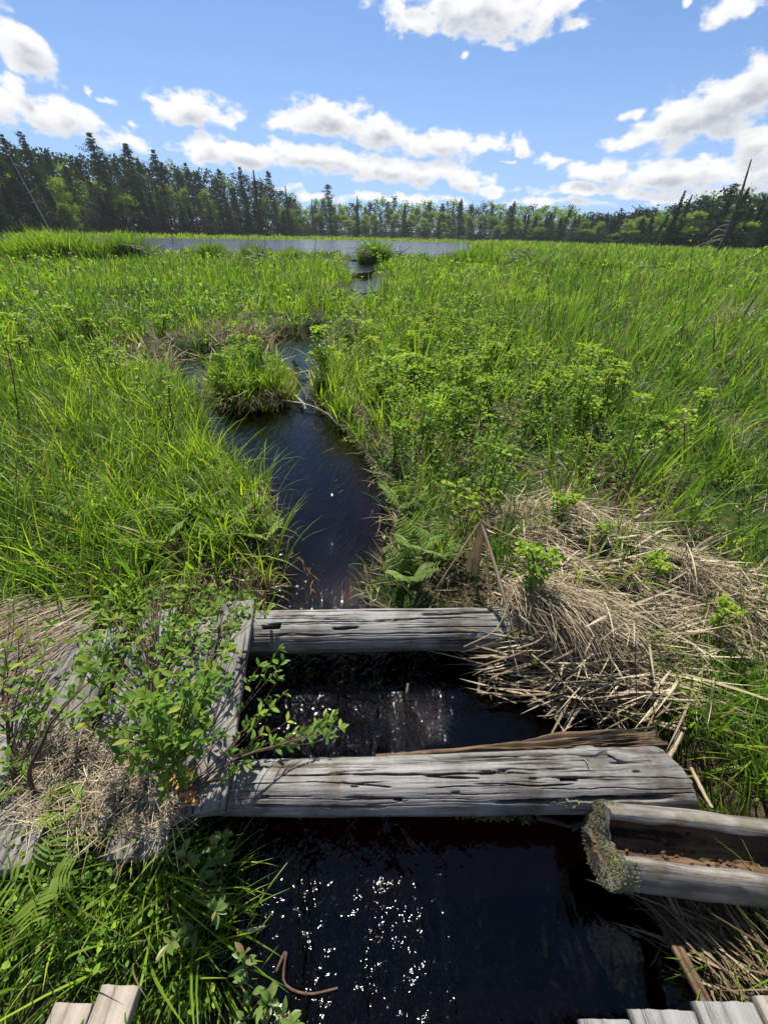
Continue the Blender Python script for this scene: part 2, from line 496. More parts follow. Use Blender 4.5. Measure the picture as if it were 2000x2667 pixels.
# ------------------------------------------------------------------ render settings
SC.render.engine = 'CYCLES'
cy = SC.cycles
cy.max_bounces, cy.diffuse_bounces, cy.glossy_bounces, cy.transmission_bounces, cy.transparent_max_bounces = 6, 3, 3, 4, 8
cy.sample_clamp_indirect = 4.0
cy.caustics_reflective = cy.caustics_refractive = False
cy.use_denoising = USE_DENOISE
cy.use_adaptive_sampling, cy.adaptive_threshold, cy.adaptive_min_samples = True, 0.012, 24
SC.view_settings.view_transform, SC.view_settings.look = 'Standard', 'None'
SC.view_settings.exposure, SC.view_settings.gamma = EXPOSURE, 1.0
SC.view_settings.use_curve_mapping = False

cam = bpy.data.cameras.new('camera')
cam.sensor_fit, cam.sensor_width, cam.lens = 'HORIZONTAL', 36.0, 36.0 * F / 2000.0
cam.clip_start, cam.clip_end = 0.05, 20000
co = bpy.data.objects.new('camera', cam)
COL.objects.link(co)
Rm = Matrix((CR, CU, -FW)).transposed().to_4x4()
co.matrix_world = Matrix.Translation(Vector(CAMP)) @ Rm
SC.camera = co

# ------------------------------------------------------------------ sun and sky
SUN_AZ, SUN_EL = R(-15), R(60)
sd = Vector((math.sin(SUN_AZ) * math.cos(SUN_EL), math.cos(SUN_AZ) * math.cos(SUN_EL), math.sin(SUN_EL)))
sl = bpy.data.lights.new('sun', 'SUN')
sl.energy, sl.angle, sl.color = 4.6, R(0.53), (1.0, 0.95, 0.86)
so = bpy.data.objects.new('sun', sl)
COL.objects.link(so)
so.rotation_euler = (-sd).to_track_quat('-Z', 'Y').to_euler()

w = bpy.data.worlds.new('World')
SC.world = w
w.use_nodes = True
nt = w.node_tree
nt.nodes.clear()
wout = nt.nodes.new('ShaderNodeOutputWorld')
bg = nt.nodes.new('ShaderNodeBackground')
nt.links.new(bg.outputs[0], wout.inputs['Surface'])
tc0 = nd(nt, 'ShaderNodeTexCoord')
lift = nd(nt, 'ShaderNodeVectorMath', {'operation': 'ADD'}, i0=tc0.outputs['Generated'], i1=(0.0, 0.0, 0.30)).outputs[0]
lift = nd(nt, 'ShaderNodeVectorMath', {'operation': 'NORMALIZE'}, i0=lift).outputs[0]
sky = nd(nt, 'ShaderNodeTexSky', {'sky_type': 'NISHITA', 'sun_disc': False, 'sun_elevation': SUN_EL, 'sun_rotation': SUN_AZ, 'air_density': 1.0, 'dust_density': 0.15, 'ozone_density': 3.0}, Vector=lift)

# clouds: azimuth / elevation map of the sky (degrees), a union of soft ellipses broken up by noise
S_ = 2000 / 1659.0
CL = [  # cx, cy, rx, ry, rot (degrees, photo preview pixels), weight
    (1040, 20, 215, 70, 4, 1), (890, 48, 70, 38, 10, .9), (1190, 15, 95, 48, -5, .85), (1020, 112, 12, 12, 0, .5), (1232, 63, 48, 15, -5, .65), (1080, 95, 40, 14, 10, .5),
    (1578, 18, 58, 32, 0, .9), (1464, 10, 14, 16, 0, .5),
    (45, 100, 118, 46, 34, 1), (25, 178, 45, 20, 25, .7), (125, 192, 30, 9, 20, .4),
    (120, 262, 175, 38, 14, 1.0), (20, 232, 80, 38, 15, .9), (280, 302, 75, 18, 10, .7), (290, 272, 20, 9, 10, .5),
    (187, 203, 18, 17, 20, .6), (226, 218, 28, 7, 12, .4),
    (405, 230, 112, 38, 9, 1), (330, 208, 40, 14, 10, .6), (470, 255, 45, 20, 12, .7),
    (700, 252, 120, 44, 2, 1.1), (815, 290, 100, 38, 14, 1), (950, 308, 125, 36, 2, 1), (1045, 305, 52, 26, 0, .8), (635, 262, 50, 16, -5, .6),
    (520, 328, 155, 32, 3, 1.1), (690, 345, 160, 35, 6, 1.1), (850, 368, 170, 36, 5, 1.1), (985, 388, 100, 26, 4, .9), (1060, 412, 65, 14, 3, .7),
    (1128, 322, 34, 18, 35, .8), (1085, 351, 20, 5, 0, .45), (1100, 298, 8, 6, 0, .4),
    (1540, 240, 210, 62, -17, 1.15), (1410, 288, 110, 26, -8, .9), (1640, 190, 110, 62, -20, 1.1), (1630, 300, 100, 30, 0, .9), (1375, 238, 45, 10, -16, .6),
    (1300, 368, 115, 27, 2, 1), (1470, 372, 200, 33, -2, 1.1), (1640, 365, 90, 38, 0, 1.1), (1200, 349, 46, 15, -4, .75),
    (1270, 412, 140, 17, 0, .9), (1430, 420, 150, 22, 0, .9), (1610, 412, 110, 24, 0, .9),
    (680, 422, 70, 12, 2, .7), (880, 430, 200, 11, 2, .7), (1240, 438, 150, 11, 0, .7), (590, 405, 60, 8, 2, .5),
]


def ae(u, v):
    return np.array(azel(u * S_, v * S_))


gt = bpy.data.node_groups.new('cloud_density', 'ShaderNodeTree')
gt.interface.new_socket('AzEl', in_out='INPUT', socket_type='NodeSocketVector')
gt.interface.new_socket('Noise', in_out='INPUT', socket_type='NodeSocketFloat')
gt.interface.new_socket('Density', in_out='OUTPUT', socket_type='NodeSocketFloat')
gi, go = gt.nodes.new('NodeGroupInput'), gt.nodes.new('NodeGroupOutput')
vin = gi.outputs[0]
wz = nd(gt, 'ShaderNodeTexNoise', None, Vector=vin, Scale=0.22, Detail=3.0)
wv = nd(gt, 'ShaderNodeVectorMath', {'operation': 'SUBTRACT'}, i0=wz.outputs['Color'], i1=(.5, .5, .5)).outputs[0]
vw = nd(gt, 'ShaderNodeVectorMath', {'operation': 'MULTIPLY_ADD'}, i0=wv, i1=(4.0, 2.2, 0), i2=vin).outputs[0]
acc = None
for (cx, cyy, rx, ry, rot, wt) in CL:
    c0 = ae(cx, cyy)
    ca, sa = math.cos(R(rot)), math.sin(R(rot))
    ex = (ae(cx + rx * ca * .5, cyy + rx * sa * .5) - ae(cx - rx * ca * .5, cyy - rx * sa * .5))
    ey = (ae(cx - ry * sa * .5, cyy + ry * ca * .5) - ae(cx + ry * sa * .5, cyy - ry * ca * .5))
    vi = vw if acc is None else nd(gt, 'ShaderNodeVectorMath', {'operation': 'MULTIPLY_ADD'}, i0=acc, i1=(1e-7,) * 3, i2=vw).outputs[0]   # keeps the blobs evaluated one after another
    mp = nd(gt, 'ShaderNodeMapping', {'vector_type': 'TEXTURE'}, Vector=vi, Location=(c0[0], c0[1], 0), Rotation=(0, 0, math.atan2(ex[1], ex[0])), Scale=(np.hypot(*ex) * 1.12, np.hypot(*ey) * 1.16, 1))
    ln = nd(gt, 'ShaderNodeVectorMath', {'operation': 'LENGTH'}, i0=mp.outputs[0]).outputs['Value']
    val = math_n(gt, 'MULTIPLY_ADD', ln, -wt, wt)
    acc = val if acc is None else nd(gt, 'ShaderNodeMath', {'operation': 'SMOOTH_MAX'}, i0=acc, i1=val, i2=0.12).outputs[0]
# scattered cumulus over the rest of the sky, out of the photo's frame
sx = nd(gt, 'ShaderNodeSeparateXYZ', None, Vector=vin)
far = nd(gt, 'ShaderNodeMapRange', {'clamp': True}, Value=math_n(gt, 'ABSOLUTE', sx.outputs[0]), i1=58.0, i2=75.0, i3=0.0, i4=1.0).outputs[0]
bz = nd(gt, 'ShaderNodeTexNoise', None, Vector=vin, Scale=0.05, Detail=1.0).outputs['Fac']
bzv = math_n(gt, 'MULTIPLY', math_n(gt, 'SUBTRACT', bz, 0.52), 4.0)
acc = math_n(gt, 'MAXIMUM', acc, math_n(gt, 'ADD', math_n(gt, 'MULTIPLY', far, 3.0), math_n(gt, 'SUBTRACT', bzv, 3.0)))
mp = nd(gt, 'ShaderNodeMapping', None, Vector=vin, Scale=(1.0, 1.7, 1))
fz = nd(gt, 'ShaderNodeTexNoise', None, Vector=mp.outputs[0], Scale=0.42, Detail=6.0, Roughness=0.56).outputs['Fac']
den = math_n(gt, 'MULTIPLY_ADD', math_n(gt, 'SUBTRACT', fz, 0.5), gi.outputs[1], acc)
gt.links.new(den, go.inputs[0])

tc = nd(nt, 'ShaderNodeTexCoord')
sp = nd(nt, 'ShaderNodeSeparateXYZ', None, Vector=tc.outputs['Generated'])
az = math_n(nt, 'MULTIPLY', math_n(nt, 'ARCTAN2', sp.outputs[0], sp.outputs[1]), 180 / math.pi)
el = math_n(nt, 'MULTIPLY', math_n(nt, 'ARCSINE', sp.outputs[2]), 180 / math.pi)
ve = nd(nt, 'ShaderNodeCombineXYZ', None, X=az, Y=el).outputs[0]


def dens(off, noise):
    v = nd(nt, 'ShaderNodeVectorMath', {'operation': 'ADD'}, i0=ve, i1=off).outputs[0]
    g = nt.nodes.new('ShaderNodeGroup')
    g.node_tree = gt
    nt.links.new(v, g.inputs[0])
    g.inputs[1].default_value = noise
    return g.outputs[0]


d0, d1 = dens((0, 0, 0), 2.0), dens((-0.4, 1.1, 0), 1.15)
mask = nd(nt, 'ShaderNodeMapRange', {'interpolation_type': 'SMOOTHSTEP'}, Value=d0, i1=0.04, i2=0.50).outputs[0]
thick = nd(nt, 'ShaderNodeMapRange', {'interpolation_type': 'SMOOTHSTEP'}, Value=d0, i1=0.25, i2=1.0).outputs[0]
above = nd(nt, 'ShaderNodeMapRange', {'interpolation_type': 'SMOOTHSTEP'}, Value=d1, i1=0.10, i2=0.85).outputs[0]
shade = math_n(nt, 'MULTIPLY', math_n(nt, 'MULTIPLY_ADD', thick, 0.6, 0.4), above)
ccol = mixc(nt, shade, (1.0, 1.0, 1.0), (.50, .535, .61))
ccol = mixc(nt, 1.0, ccol, (CLOUD_GAIN,) * 3, 'MULTIPLY')
skyc = mixc(nt, 1.0, sky.outputs[0], tuple(SKY_GAIN * x for x in SKY_TINT), 'MULTIPLY')
hz = nd(nt, 'ShaderNodeMapRange', {'interpolation_type': 'SMOOTHSTEP'}, Value=el, i1=-1.0, i2=20.0, i3=0.75, i4=0.0).outputs[0]
skyc = mixc(nt, hz, skyc, (.27, .40, .60))
full = mixc(nt, mask, skyc, ccol)
nt.links.new(full, bg.inputs[0])
bg.inputs[1].default_value = 1.0
w.cycles.sampling_method = 'NONE'

# ------------------------------------------------------------------ stream, lake and terrain
WZ = -0.35                                   # stream level at the old bridge
LAKE_Z = 0.34


def zw(y):
    return WZ + 0.016 * np.maximum(0, np.asarray(y, float) - 6.5)


def PW(u, v):
    z = WZ
    for _ in range(12):
        q = P(u, v, z)
        z = float(zw(q[1]))
    return P(u, v, z)[:2]


UPPER = [PW(u, v) for u, v in [  # water edge seen in the photo, left bank going away, right bank coming back
    (640, 1735), (725, 1590), (738, 1440), (735, 1370), (690, 1268), (600, 1225), (552, 1180), (545, 1100), (525, 1055), (455, 1015), (440, 950), (480, 925), (600, 940), (690, 925),
    (715, 885), (760, 872), (830, 890), (828, 975), (800, 1030), (892, 1121), (965, 1229), (1012, 1330), (1000, 1440), (935, 1560), (1020, 1640)]]
NEARP = [PW(u, v) for u, v in [(1180, 1690), (1260, 1790), (1500, 1850), (1600, 1900), (1700, 2050), (1900, 2260), (1800, 2420), (1880, 2640)]] + [
    np.array([1.0, -0.6]), np.array([-0.75, -0.6])] + [PW(u, v) for u, v in [(480, 2667), (560, 2450), (560, 2200), (520, 2060), (400, 2000), (380, 1800), (560, 1700)]]
TRIB = [[PW(u, v) for u, v in ((800, 920), (830, 870))]]
# small pools further up, where the outflow of the dam comes down through the marsh: level, centre line, half width
POOLS = [(z, [P(u, v, z)[:2] for u, v in q], hw) for z, q, hw in ((.06, ((940, 752), (962, 742), (975, 724)), .30), (.26, ((960, 704), (950, 688), (932, 672)), .30))]


def poly_sd(px, py, poly):
    """signed distance to a polygon, negative inside"""
    poly = np.asarray(poly, float)
    d2 = np.full(px.shape, 1e9)
    inside = np.zeros(px.shape, bool)
    n = len(poly)
    for i in range(n):
        a, b = poly[i], poly[(i + 1) % n]
        e = b - a
        t = np.clip(((px - a[0]) * e[0] + (py - a[1]) * e[1]) / (e @ e + 1e-12), 0, 1)
        d2 = np.minimum(d2, (px - a[0] - t * e[0]) ** 2 + (py - a[1] - t * e[1]) ** 2)
        c = ((a[1] <= py) & (b[1] > py)) | ((b[1] <= py) & (a[1] > py))
        xs = a[0] + (py - a[1]) / (e[1] if abs(e[1]) > 1e-12 else 1e-12) * e[0]
        inside ^= c & (px < xs)
    return np.where(inside, -1, 1) * np.sqrt(d2)


def line_d(px, py, line):
    d2 = np.full(px.shape, 1e9)
    for a, b in zip(line[:-1], line[1:]):
        e = b - a
        t = np.clip(((px - a[0]) * e[0] + (py - a[1]) * e[1]) / (e @ e), 0, 1)
        d2 = np.minimum(d2, (px - a[0] - t * e[0]) ** 2 + (py - a[1] - t * e[1]) ** 2)
    return np.sqrt(d2)


ISLET = [PW(u, v) for u, v in [(535, 1035), (570, 1066), (640, 1076), (710, 1066), (755, 1042), (768, 1000), (745, 972), (680, 965), (605, 975), (552, 992)]]


def stream_sd(x, y):
    d = np.minimum(poly_sd(x, y, UPPER), poly_sd(x, y, NEARP))
    d = np.maximum(d, -poly_sd(x, y, ISLET))
    for q, w_ in zip(TRIB, (.25,)):
        d = np.minimum(d, line_d(x, y, q) - w_)
    return d


def lake_sd(x, y):
    """negative over the lake"""
    near = 30.5 + 1.6 * np.sin(x * 0.13 + 1.0) + 0.8 * np.sin(x * 0.41)
    return np.maximum(np.maximum(near - y, x - 0.165 * y - 0.6), y - shore(x, y))


_SX = np.array([-60, -36, -25, -12, -2, 6, 12, 20, 40, 60.])
_SD = np.array([70, 88, 104, 116, 135, 140, 132, 110, 90, 85.])


def shore(x, y):
    """distance of the far shore along a bearing, given as y"""
    a = np.degrees(np.arctan2(x, np.maximum(y, 0.1)))
    return np.interp(a, _SX, _SD) * np.cos(np.radians(np.clip(a, -60, 60)))


def base_h(x, y):
    r = np.hypot(x, y)
    h = -0.17 + 0.30 * sstep(3, 24, y) + 0.05 * n2(x, y, 0.8, 1) + 0.04 * n2(x, y, 2.3, 2)
    dam = 0.40 * np.exp(-((y - 29.0 - 1.6 * np.sin(x * 0.13 + 1.0) * 0.8) / 1.6) ** 2)
    h = h + dam * sstep(0.30 * 30, 0.10 * 30, x)
    h = h + 0.35 * sstep(30, 60, r) * sstep(0.12, 0.22, x / np.maximum(y, 1))
    return h


MOUND = [P(u, v, -0.1)[:2] for u, v in [(1210, 1450), (1320, 1300), (1480, 1300), (1650, 1400), (1880, 1480), (2080, 1560), (2100, 1720), (1880, 1750), (1600, 1830), (1440, 1725), (1400, 1650)]]


def ground_h(x, y):
    x, y = np.asarray(x, float), np.asarray(y, float)
    h = base_h(x, y)
    h = h + (0.12 + .16 * n2(x, y, 4.5, 58, 2)) * sstep(0.1, -0.35, poly_sd(x, y, MOUND))
    sd_ = stream_sd(x, y)
    bed = zw(y) - 0.04 - 0.42 * sstep(0.0, 0.45, -sd_)
    h = np.where(sd_ < 0, bed, np.minimum(h, zw(y) - 0.04 + (h - zw(y) + 0.04) * sstep(-0.02, 0.20, sd_)))
    for zp, q, hw in POOLS:
        dq = line_d(x, y, q) - hw
        h = np.where(dq < 0, zp - .06 - .15 * sstep(0, -.3, dq), h + (zp - .06 - h) * sstep(.5, 0, dq))
    ls = lake_sd(x, y)
    h = h + (LAKE_Z - 0.9 - h) * sstep(0.4, -2.5, ls)
    beyond = sstep(0, 4, y - shore(x, y)) * (y > 20)
    h = h + (0.55 - h) * beyond + 3.0 * sstep(6, 160, y - shore(x, y)) * (y > 20)
    return h


def sinh_axis(n, lo, hi, k):
    t = np.linspace(0, 1, n)
    return lo + (hi - lo) * np.sinh(k * t) / math.sinh(k)


pos = np.concatenate([np.arange(0, 4.0, 0.045), np.geomspace(4.0, 6000, 150)])
xs = np.concatenate([-pos[:0:-1], pos])
ys = np.concatenate([[-3000, -300, -40, -8, -3, -1.5], np.arange(-0.9, 7.5, 0.045), np.geomspace(7.5, 45, 150), np.geomspace(46, 6000, 90)])
X, Y = np.meshgrid(xs, ys)
Z = ground_h(X, Y)
gsd = stream_sd(X, Y)
gb = MB()
gb.add(np.stack([X, Y, Z], -1), grid_faces(len(ys), len(xs)), (sstep(0.12, -0.02, gsd) * 0.9).ravel())
tag(gb.build('ground', M['ground']), kind='structure')

wb = MB()
wx = np.array([-14, -6, -3, -1.5, 0, 1.5, 3, 6, 14.])
wy = np.concatenate([np.linspace(-1.0, 6.5, 16), np.linspace(7, 12.5, 10)])
X, Y = np.meshgrid(wx, wy)
X = np.where(Y > 8, X * 0.25 - 0.3, X)
wb.add(np.stack([X, Y, zw(Y)], -1), grid_faces(len(wy), len(wx)))
tag(wb.build('stream_water', M['stream_water']), kind='structure')
pb_ = MB()
for zp, q, hw in POOLS:
    c_ = np.mean(q, 0)
    t_ = np.linspace(0, 2 * math.pi, 13)[:-1]
    ext = np.ptp(np.array(q), axis=0) / 2 + hw + .12
    pb_.add(np.concatenate([np.stack([c_[0] + np.cos(t_) * ext[0] * 1.2, c_[1] + np.sin(t_) * ext[1] * 1.2, 0 * t_ + zp], -1), [[c_[0], c_[1], zp]]]), np.array([[12, i, (i + 1) % 12] for i in range(12)]))
tag(pb_.build('pool_water', M['pool_water']), kind='structure')
lb = MB()
lb.add(np.array([[-150, 28.5, LAKE_Z], [30, 28.5, LAKE_Z], [30, 190, LAKE_Z], [-150, 190, LAKE_Z]]), np.array([[0, 1, 2, 3]]))
tag(lb.build('lake_water', M['lake_water']), kind='structure')
# ------------------------------------------------------------------ logs and planks
def place_between(o, a, b, up=(0, 0, 1)):
    """local X runs from a to b"""
    a, b = np.asarray(a, float), np.asarray(b, float)
    x = (b - a) / np.linalg.norm(b - a)
    y = np.cross(np.asarray(up, float), x)
    y /= np.linalg.norm(y)
    z = np.cross(x, y)
    m4 = Matrix.Identity(4)
    for i in range(3):
        m4[i][0], m4[i][1], m4[i][2], m4[i][3] = x[i], y[i], z[i], a[i]
    o.matrix_world = m4
    return float(np.linalg.norm(b - a))


def log_mesh(L, r0, r1, seed, cracks=(), nx=520, nr=330, rough=0.06, slant=0.0, flat=0.0, midk=0.22):
    """round log along X; theta 0 is the top, positive theta faces -Y (the camera side)"""
    x = np.linspace(0, L, nx)[:, None]
    th = (np.arange(nr) * 2 * math.pi / nr)[None]
    thw = (th + math.pi) % (2 * math.pi) - math.pi
    r = r0 + (r1 - r0) * x / L + 0 * th
    c, s = np.cos(th), np.sin(th)
    lo = fbm(np.stack([x * 2.2 + 0 * th, c * 1.1 + seed + 0 * x, s * 1.1 + 0 * x], -1), 3)
    mid = fbm(np.stack([x * 5 + 0 * th, c * 5 + seed + 0 * x, s * 5 + 0 * x], -1), 3)
    gr = fbm(np.stack([x * 2.2 + 0 * th, c * 21 + seed + 0 * x, s * 21 + 0 * x], -1), 3)
    r = r * (1 + rough * lo + rough * midk * mid + 0.007 * gr)
    dark = 0 * r
    for (xa, xb, t0, t1, depth, wd) in cracks:
        u = np.clip((x - xa) / (xb - xa), 0, 1)
        wob = 0.08 * fbm(np.stack([x * 7 + seed, 0 * x + t0 * 5, 0 * x], -1), 3)
        tc = t0 + (t1 - t0) * u + wob
        win = sstep(0, 0.12, u) * sstep(1, 0.85, u) * (x > xa) * (x < xb)
        wl = wd * (0.6 + 0.8 * vnoise(np.stack([x * 22 + seed, 0 * x, 0 * x + t0], -1)))
        prof = win * np.exp(-(np.abs((thw - tc) / wl) ** 4))
        r = r - depth * prof
        dark = np.maximum(dark, prof * min(1.0, depth / .012))
    if flat:
        r = r - flat * r * np.clip(np.cos(thw), 0, 1) ** 6
    y, z = -r * s, r * c
    xx = x + slant * sstep(L - 0.25, L, x) * (-y / r1) + 0.012 * sstep(L - .04, L, x) * fbm(np.stack([c * 6 + 0 * x, s * 6 + 0 * x, 0 * x + seed + 0 * th], -1), 2)
    mb = MB()
    mb.add(np.stack([xx + 0 * th, y, z], -1), grid_faces(nx, nr, True), .5, np.clip(dark, 0, .93).ravel())
    for e, sg in ((0, -1), (nx - 1, 1)):          # rough end faces in rings
        ring = np.stack([xx[e] + 0 * th[0], y[e], z[e]], -1)
        cen = ring.mean(0)
        k = 9
        fr = np.linspace(1, 0.02, k)[:, None, None]
        rr = cen + (ring - cen)[None] * fr
        rr[..., 0] += sg * 0.012 * fbm(rr * np.array([0, 40, 40]) + seed, 2) * (1 - fr[..., 0]) 
        f = grid_faces(k, nr, True)
        mb.add(rr, f if sg > 0 else f[:, ::-1], .5, 0.0)
    return mb


A, B = P(560, 2052, -0.142), P(1738, 2030, -0.150)
near_log = thing('log', 'weathered grey log across the dark water with a peeling knotty right end', 'log')
L = np.linalg.norm(B - A)
fx = lambda u: (u - 560) / (1738 - 560) * L
cr = [(fx(700), fx(1400), -0.05, 0.1, .012, .03), (fx(1080), fx(1230), .10, .22, .016, .03), (fx(1220), fx(1300), .05, -.02, .020, .05), (fx(1200), fx(1460), .38, .45, .012, .018),
      (fx(600), fx(1250), .75, .85, .008, .012), (fx(1240), fx(1700), .95, .88, .022, .07), (fx(1560), fx(1680), -.25, -.2, .018, .035), (fx(1420), fx(1470), .28, .3, .02, .06),
      (fx(880), fx(1010), .2, .45, .012, .025), (fx(650), fx(1000), 1.0, 1.1, .01, .05), (fx(1300), fx(1780), .2, .3, .008, .012), (fx(1350), fx(1780), .55, .6, .008, .012), (fx(620), fx(1500), -.45, -.4, .01, .02),
      (fx(1100), fx(1700), -.75, -.7, .03, .16)] + [(fx(a_), fx(a_ + l_), t_, t_ + rng.normal(0, .05), .008, .014 + .012 * rng.random()) for a_, l_, t_ in zip(rng.uniform(560, 1600, 22), rng.uniform(80, 420, 22), rng.uniform(-.7, 1.3, 22))]
cr += [(fx(a_), fx(a_ + 22), t_, t_, .008, .05) for a_, t_ in ((690, .7), (905, .35), (1010, .85), (1150, .65), (1345, .25), (1400, .9), (1610, .1))]
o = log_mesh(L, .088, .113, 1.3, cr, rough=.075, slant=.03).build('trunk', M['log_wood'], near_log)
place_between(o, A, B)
# knot: a raised ring round a dark hollow on the near side
kb = MB()
kp = P(1489, 2092, -0.17)
th = np.linspace(0, 2 * math.pi, 25)[:-1]
for i in range(5):
    ph = i / 4
    rad = [.026, .030, .027, .018, .008][i]
    lift = [0, .010, .020, .018, .004][i]
    wob = 1 + .18 * np.sin(th * 3 + 1) + .1 * np.sin(th * 5)
    ring = np.stack([rad * .95 * wob * np.cos(th), -lift + 0 * th, rad * .8 * wob * np.sin(th)], -1)
    kb.v.append(ring + kp + np.array([0, -.012, 0]))
    kb.a.append(np.full(24, .5)); kb.b.append(np.full(24, [.0, .0, .1, .7, .95][i]))
kb.f[4].append(grid_faces(5, 24, True)); kb.n = 120
kb.build('knot', M['log_wood'], near_log)
# rotten brown strip left along the back of the log
RA, RB = P(980, 1990, -0.17), P(1712, 1938, -0.145)
Lr = np.linalg.norm(RB - RA)
o = log_mesh(Lr, .028, .060, 5.1, [(0, Lr, -.2, .3, .02, .12), (.1, Lr, .6, .5, .02, .10), (.2, Lr, -.9, -.7, .015, .1), (.3, Lr, .2, .1, .02, .06)], 340, 180, .5, midk=.9).build('rotten_side', M['rot_wood'], near_log)
o['label'] = 'rotten brown splintered strip along the back of the log'
place_between(o, RA, RB)
# flat grey splinters still held at the right end
for (pa, pb, wd) in (((1435, 1962, -.062), (1580, 1955, -.046), .022), ((1580, 1962, -.044), (1730, 1990, -.052), .034)):
    a, b = P(*pa), P(*pb)
    n = 26
    Ls = np.linalg.norm(b - a)
    x = np.linspace(0, Ls, n)
    hw = wd * (0.45 + 0.5 * vnoise(np.stack([x * 25, 0 * x, 0 * x + wd * 99], -1))) * sstep(-.02, .05, x) * sstep(Ls + .01, Ls - .06, x) + .002
    top = .004 * fbm(np.stack([x * 14, 0 * x, 0 * x], -1), 2)
    ring = np.stack([np.stack([x, -hw, top], -1), np.stack([x, 0 * x, top + .002], -1), np.stack([x, hw, top], -1), np.stack([x, 0 * x, top - .006], -1)], 1)
    s_ = MB()
    s_.add(ring, grid_faces(n, 4, True), .5, 0.0)
    o = s_.build('splinter', M['log_wood'], near_log)
    place_between(o, a, b)

A, B = P(610, 1648, -.153), P(1560, 1632, -.16)
L = np.linalg.norm(B - A)
fx = lambda u: (u - 610) / (1560 - 610) * L
cr = [(fx(690), fx(1080), .28, .18, .020, .022), (fx(960), fx(1240), .12, .10, .018, .025), (fx(690), fx(740), .42, .40, .026, .12), (fx(1080), fx(1200), -.15, -.2, .02, .09),
      (fx(860), fx(930), .55, .5, .015, .07), (fx(650), fx(1240), .85, .8, .008, .03), (fx(640), fx(1240), -.5, -.45, .02, .05), (fx(1120), fx(1350), -.2, -.3, .02, .10), (fx(660), fx(900), .02, .05, .008, .03), (fx(700), fx(1200), 1.1, 1.05, .006, .03)] + [(fx(a_), fx(a_ + l_), t_, t_ + rng.normal(0, .05), .007, .013 + .010 * rng.random()) for a_, l_, t_ in zip(rng.uniform(640, 1300, 16), rng.uniform(80, 420, 16), rng.uniform(-.6, 1.3, 16))]
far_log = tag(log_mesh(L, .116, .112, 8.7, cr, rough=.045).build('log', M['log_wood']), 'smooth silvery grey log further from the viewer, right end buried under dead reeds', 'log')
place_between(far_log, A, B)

# hollow log: a rotted-out trough, open upwards, mossy at its broken end
hollow = thing('hollow_log', 'rotted hollow log with a mossy broken end pointing over the black water', 'log')
HA, HB = P(1572, 2196, -0.10), P(2160, 2262, -0.07)
LH = np.linalg.norm(HB - HA)
nx, na = 170, 46
x = np.linspace(0, LH, nx)[:, None]
op = R(36) + 0.25 * fbm(np.stack([x * 4, 0 * x, 0 * x + 3], -1), 3)
u = np.linspace(0, 1, na)[None]
tho = op + (2 * math.pi - 2 * op) * u                       # outer skin, from the camera-side rim round below to the back rim
lo = 1 + .07 * fbm(np.stack([x * 3 + 0 * u, 2 * np.cos(tho), 2 * np.sin(tho)], -1), 3) + .03 * fbm(np.stack([x * 4 + 0 * u, 14 * np.cos(tho), 14 * np.sin(tho)], -1), 3)
ro = .118 * lo
thick = .036 + .045 * sstep(-.1, .95, -np.cos(tho)) + .020 * fbm(np.stack([x * 5 + 0 * u, 9 * np.cos(tho), 9 * np.sin(tho)], -1), 3)
ri = ro - np.clip(thick, .018, .10)
endw = .016 * fbm(np.stack([0 * x + 5 * np.cos(tho), 5 * np.sin(tho) + 0 * x, 0 * x + 0 * u + 4], -1), 3)
xo = x + (endw + .025 * np.cos(tho)) * sstep(.12, 0, x)
outer = np.stack([xo, -ro * np.sin(tho), ro * np.cos(tho)], -1)
inner = np.stack([xo, -ri * np.sin(tho), ri * np.cos(tho)], -1)
mbo = MB()
ring = np.concatenate([outer, outer[:, -1:] * .5 + inner[:, -1:] * .5 + np.array([0, 0, .008]), inner[:, -1:], ], 1)
ring = np.concatenate([inner[:, :1], outer[:, :1] * .5 + inner[:, :1] * .5 + np.array([0, 0, .008]), ring], 1)
mbo.add(ring, grid_faces(nx, ring.shape[1]), .5, 0.0)
for e in (0, nx - 1):
    mbo.add(np.stack([outer[e], inner[e]], 0), grid_faces(2, na), .5, 0.0)
wall_ = np.stack([outer[0] + (np.array([.012, 0, .030]) - outer[0]) * t_ for t_ in (0.02, .3, .6, .85, .99)], 0)      # crumbly wall left across the end
wall_[1:4, :, 0] += .02 * fbm(wall_[1:4] * 30, 2)
mbo.add(wall_, grid_faces(5, na), .5, .25)
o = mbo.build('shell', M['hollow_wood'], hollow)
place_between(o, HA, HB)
mbi = MB()
mbi.add(inner, grid_faces(nx, na)[:, ::-1], .5, 0.0)
o = mbi.build('hollow', M['rot_inner'], hollow)
place_between(o, HA, HB)
HM = o.matrix_world.copy()
# moss: a fuzzy coat on the broken end
mm = MB()
k = 3000
uu = rng.random(k)
i = (uu * (na - 1)).astype(int)
f_ = rng.random(k)[:, None]
pt = outer[0][i] * f_ ** .5 + np.array([.006, 0, .03]) * (1 - f_ ** .5)
pt[:, 0] -= .004
sel = rng.random(k) < .45
pt2 = outer[rng.integers(0, 12, k), i]
pt[sel] = pt2[sel]
side = (uu > .0) & (uu < .97)
pt, uu, sel = pt[side], uu[side], sel[side]
dirs = np.where(sel[:, None], pt * np.array([0, 1, 1]) / .118, np.array([-.5, 0, .5])) + rng.normal(0, .7, pt.shape)
pt = pt + .0015 * dirs
patch = fbm(pt * 34, 2) * .35
stamp(mm, *LEAF_LOW, frames(dirs), pt, rng.uniform(.0025, .0065, len(pt)), np.clip(.30 + patch * 1.3 + .25 * (uu < .35) + rng.normal(0, .12, len(pt)), 0, 1))
o = mm.build('moss', M['moss'], hollow)
place_between(o, HA, HB)
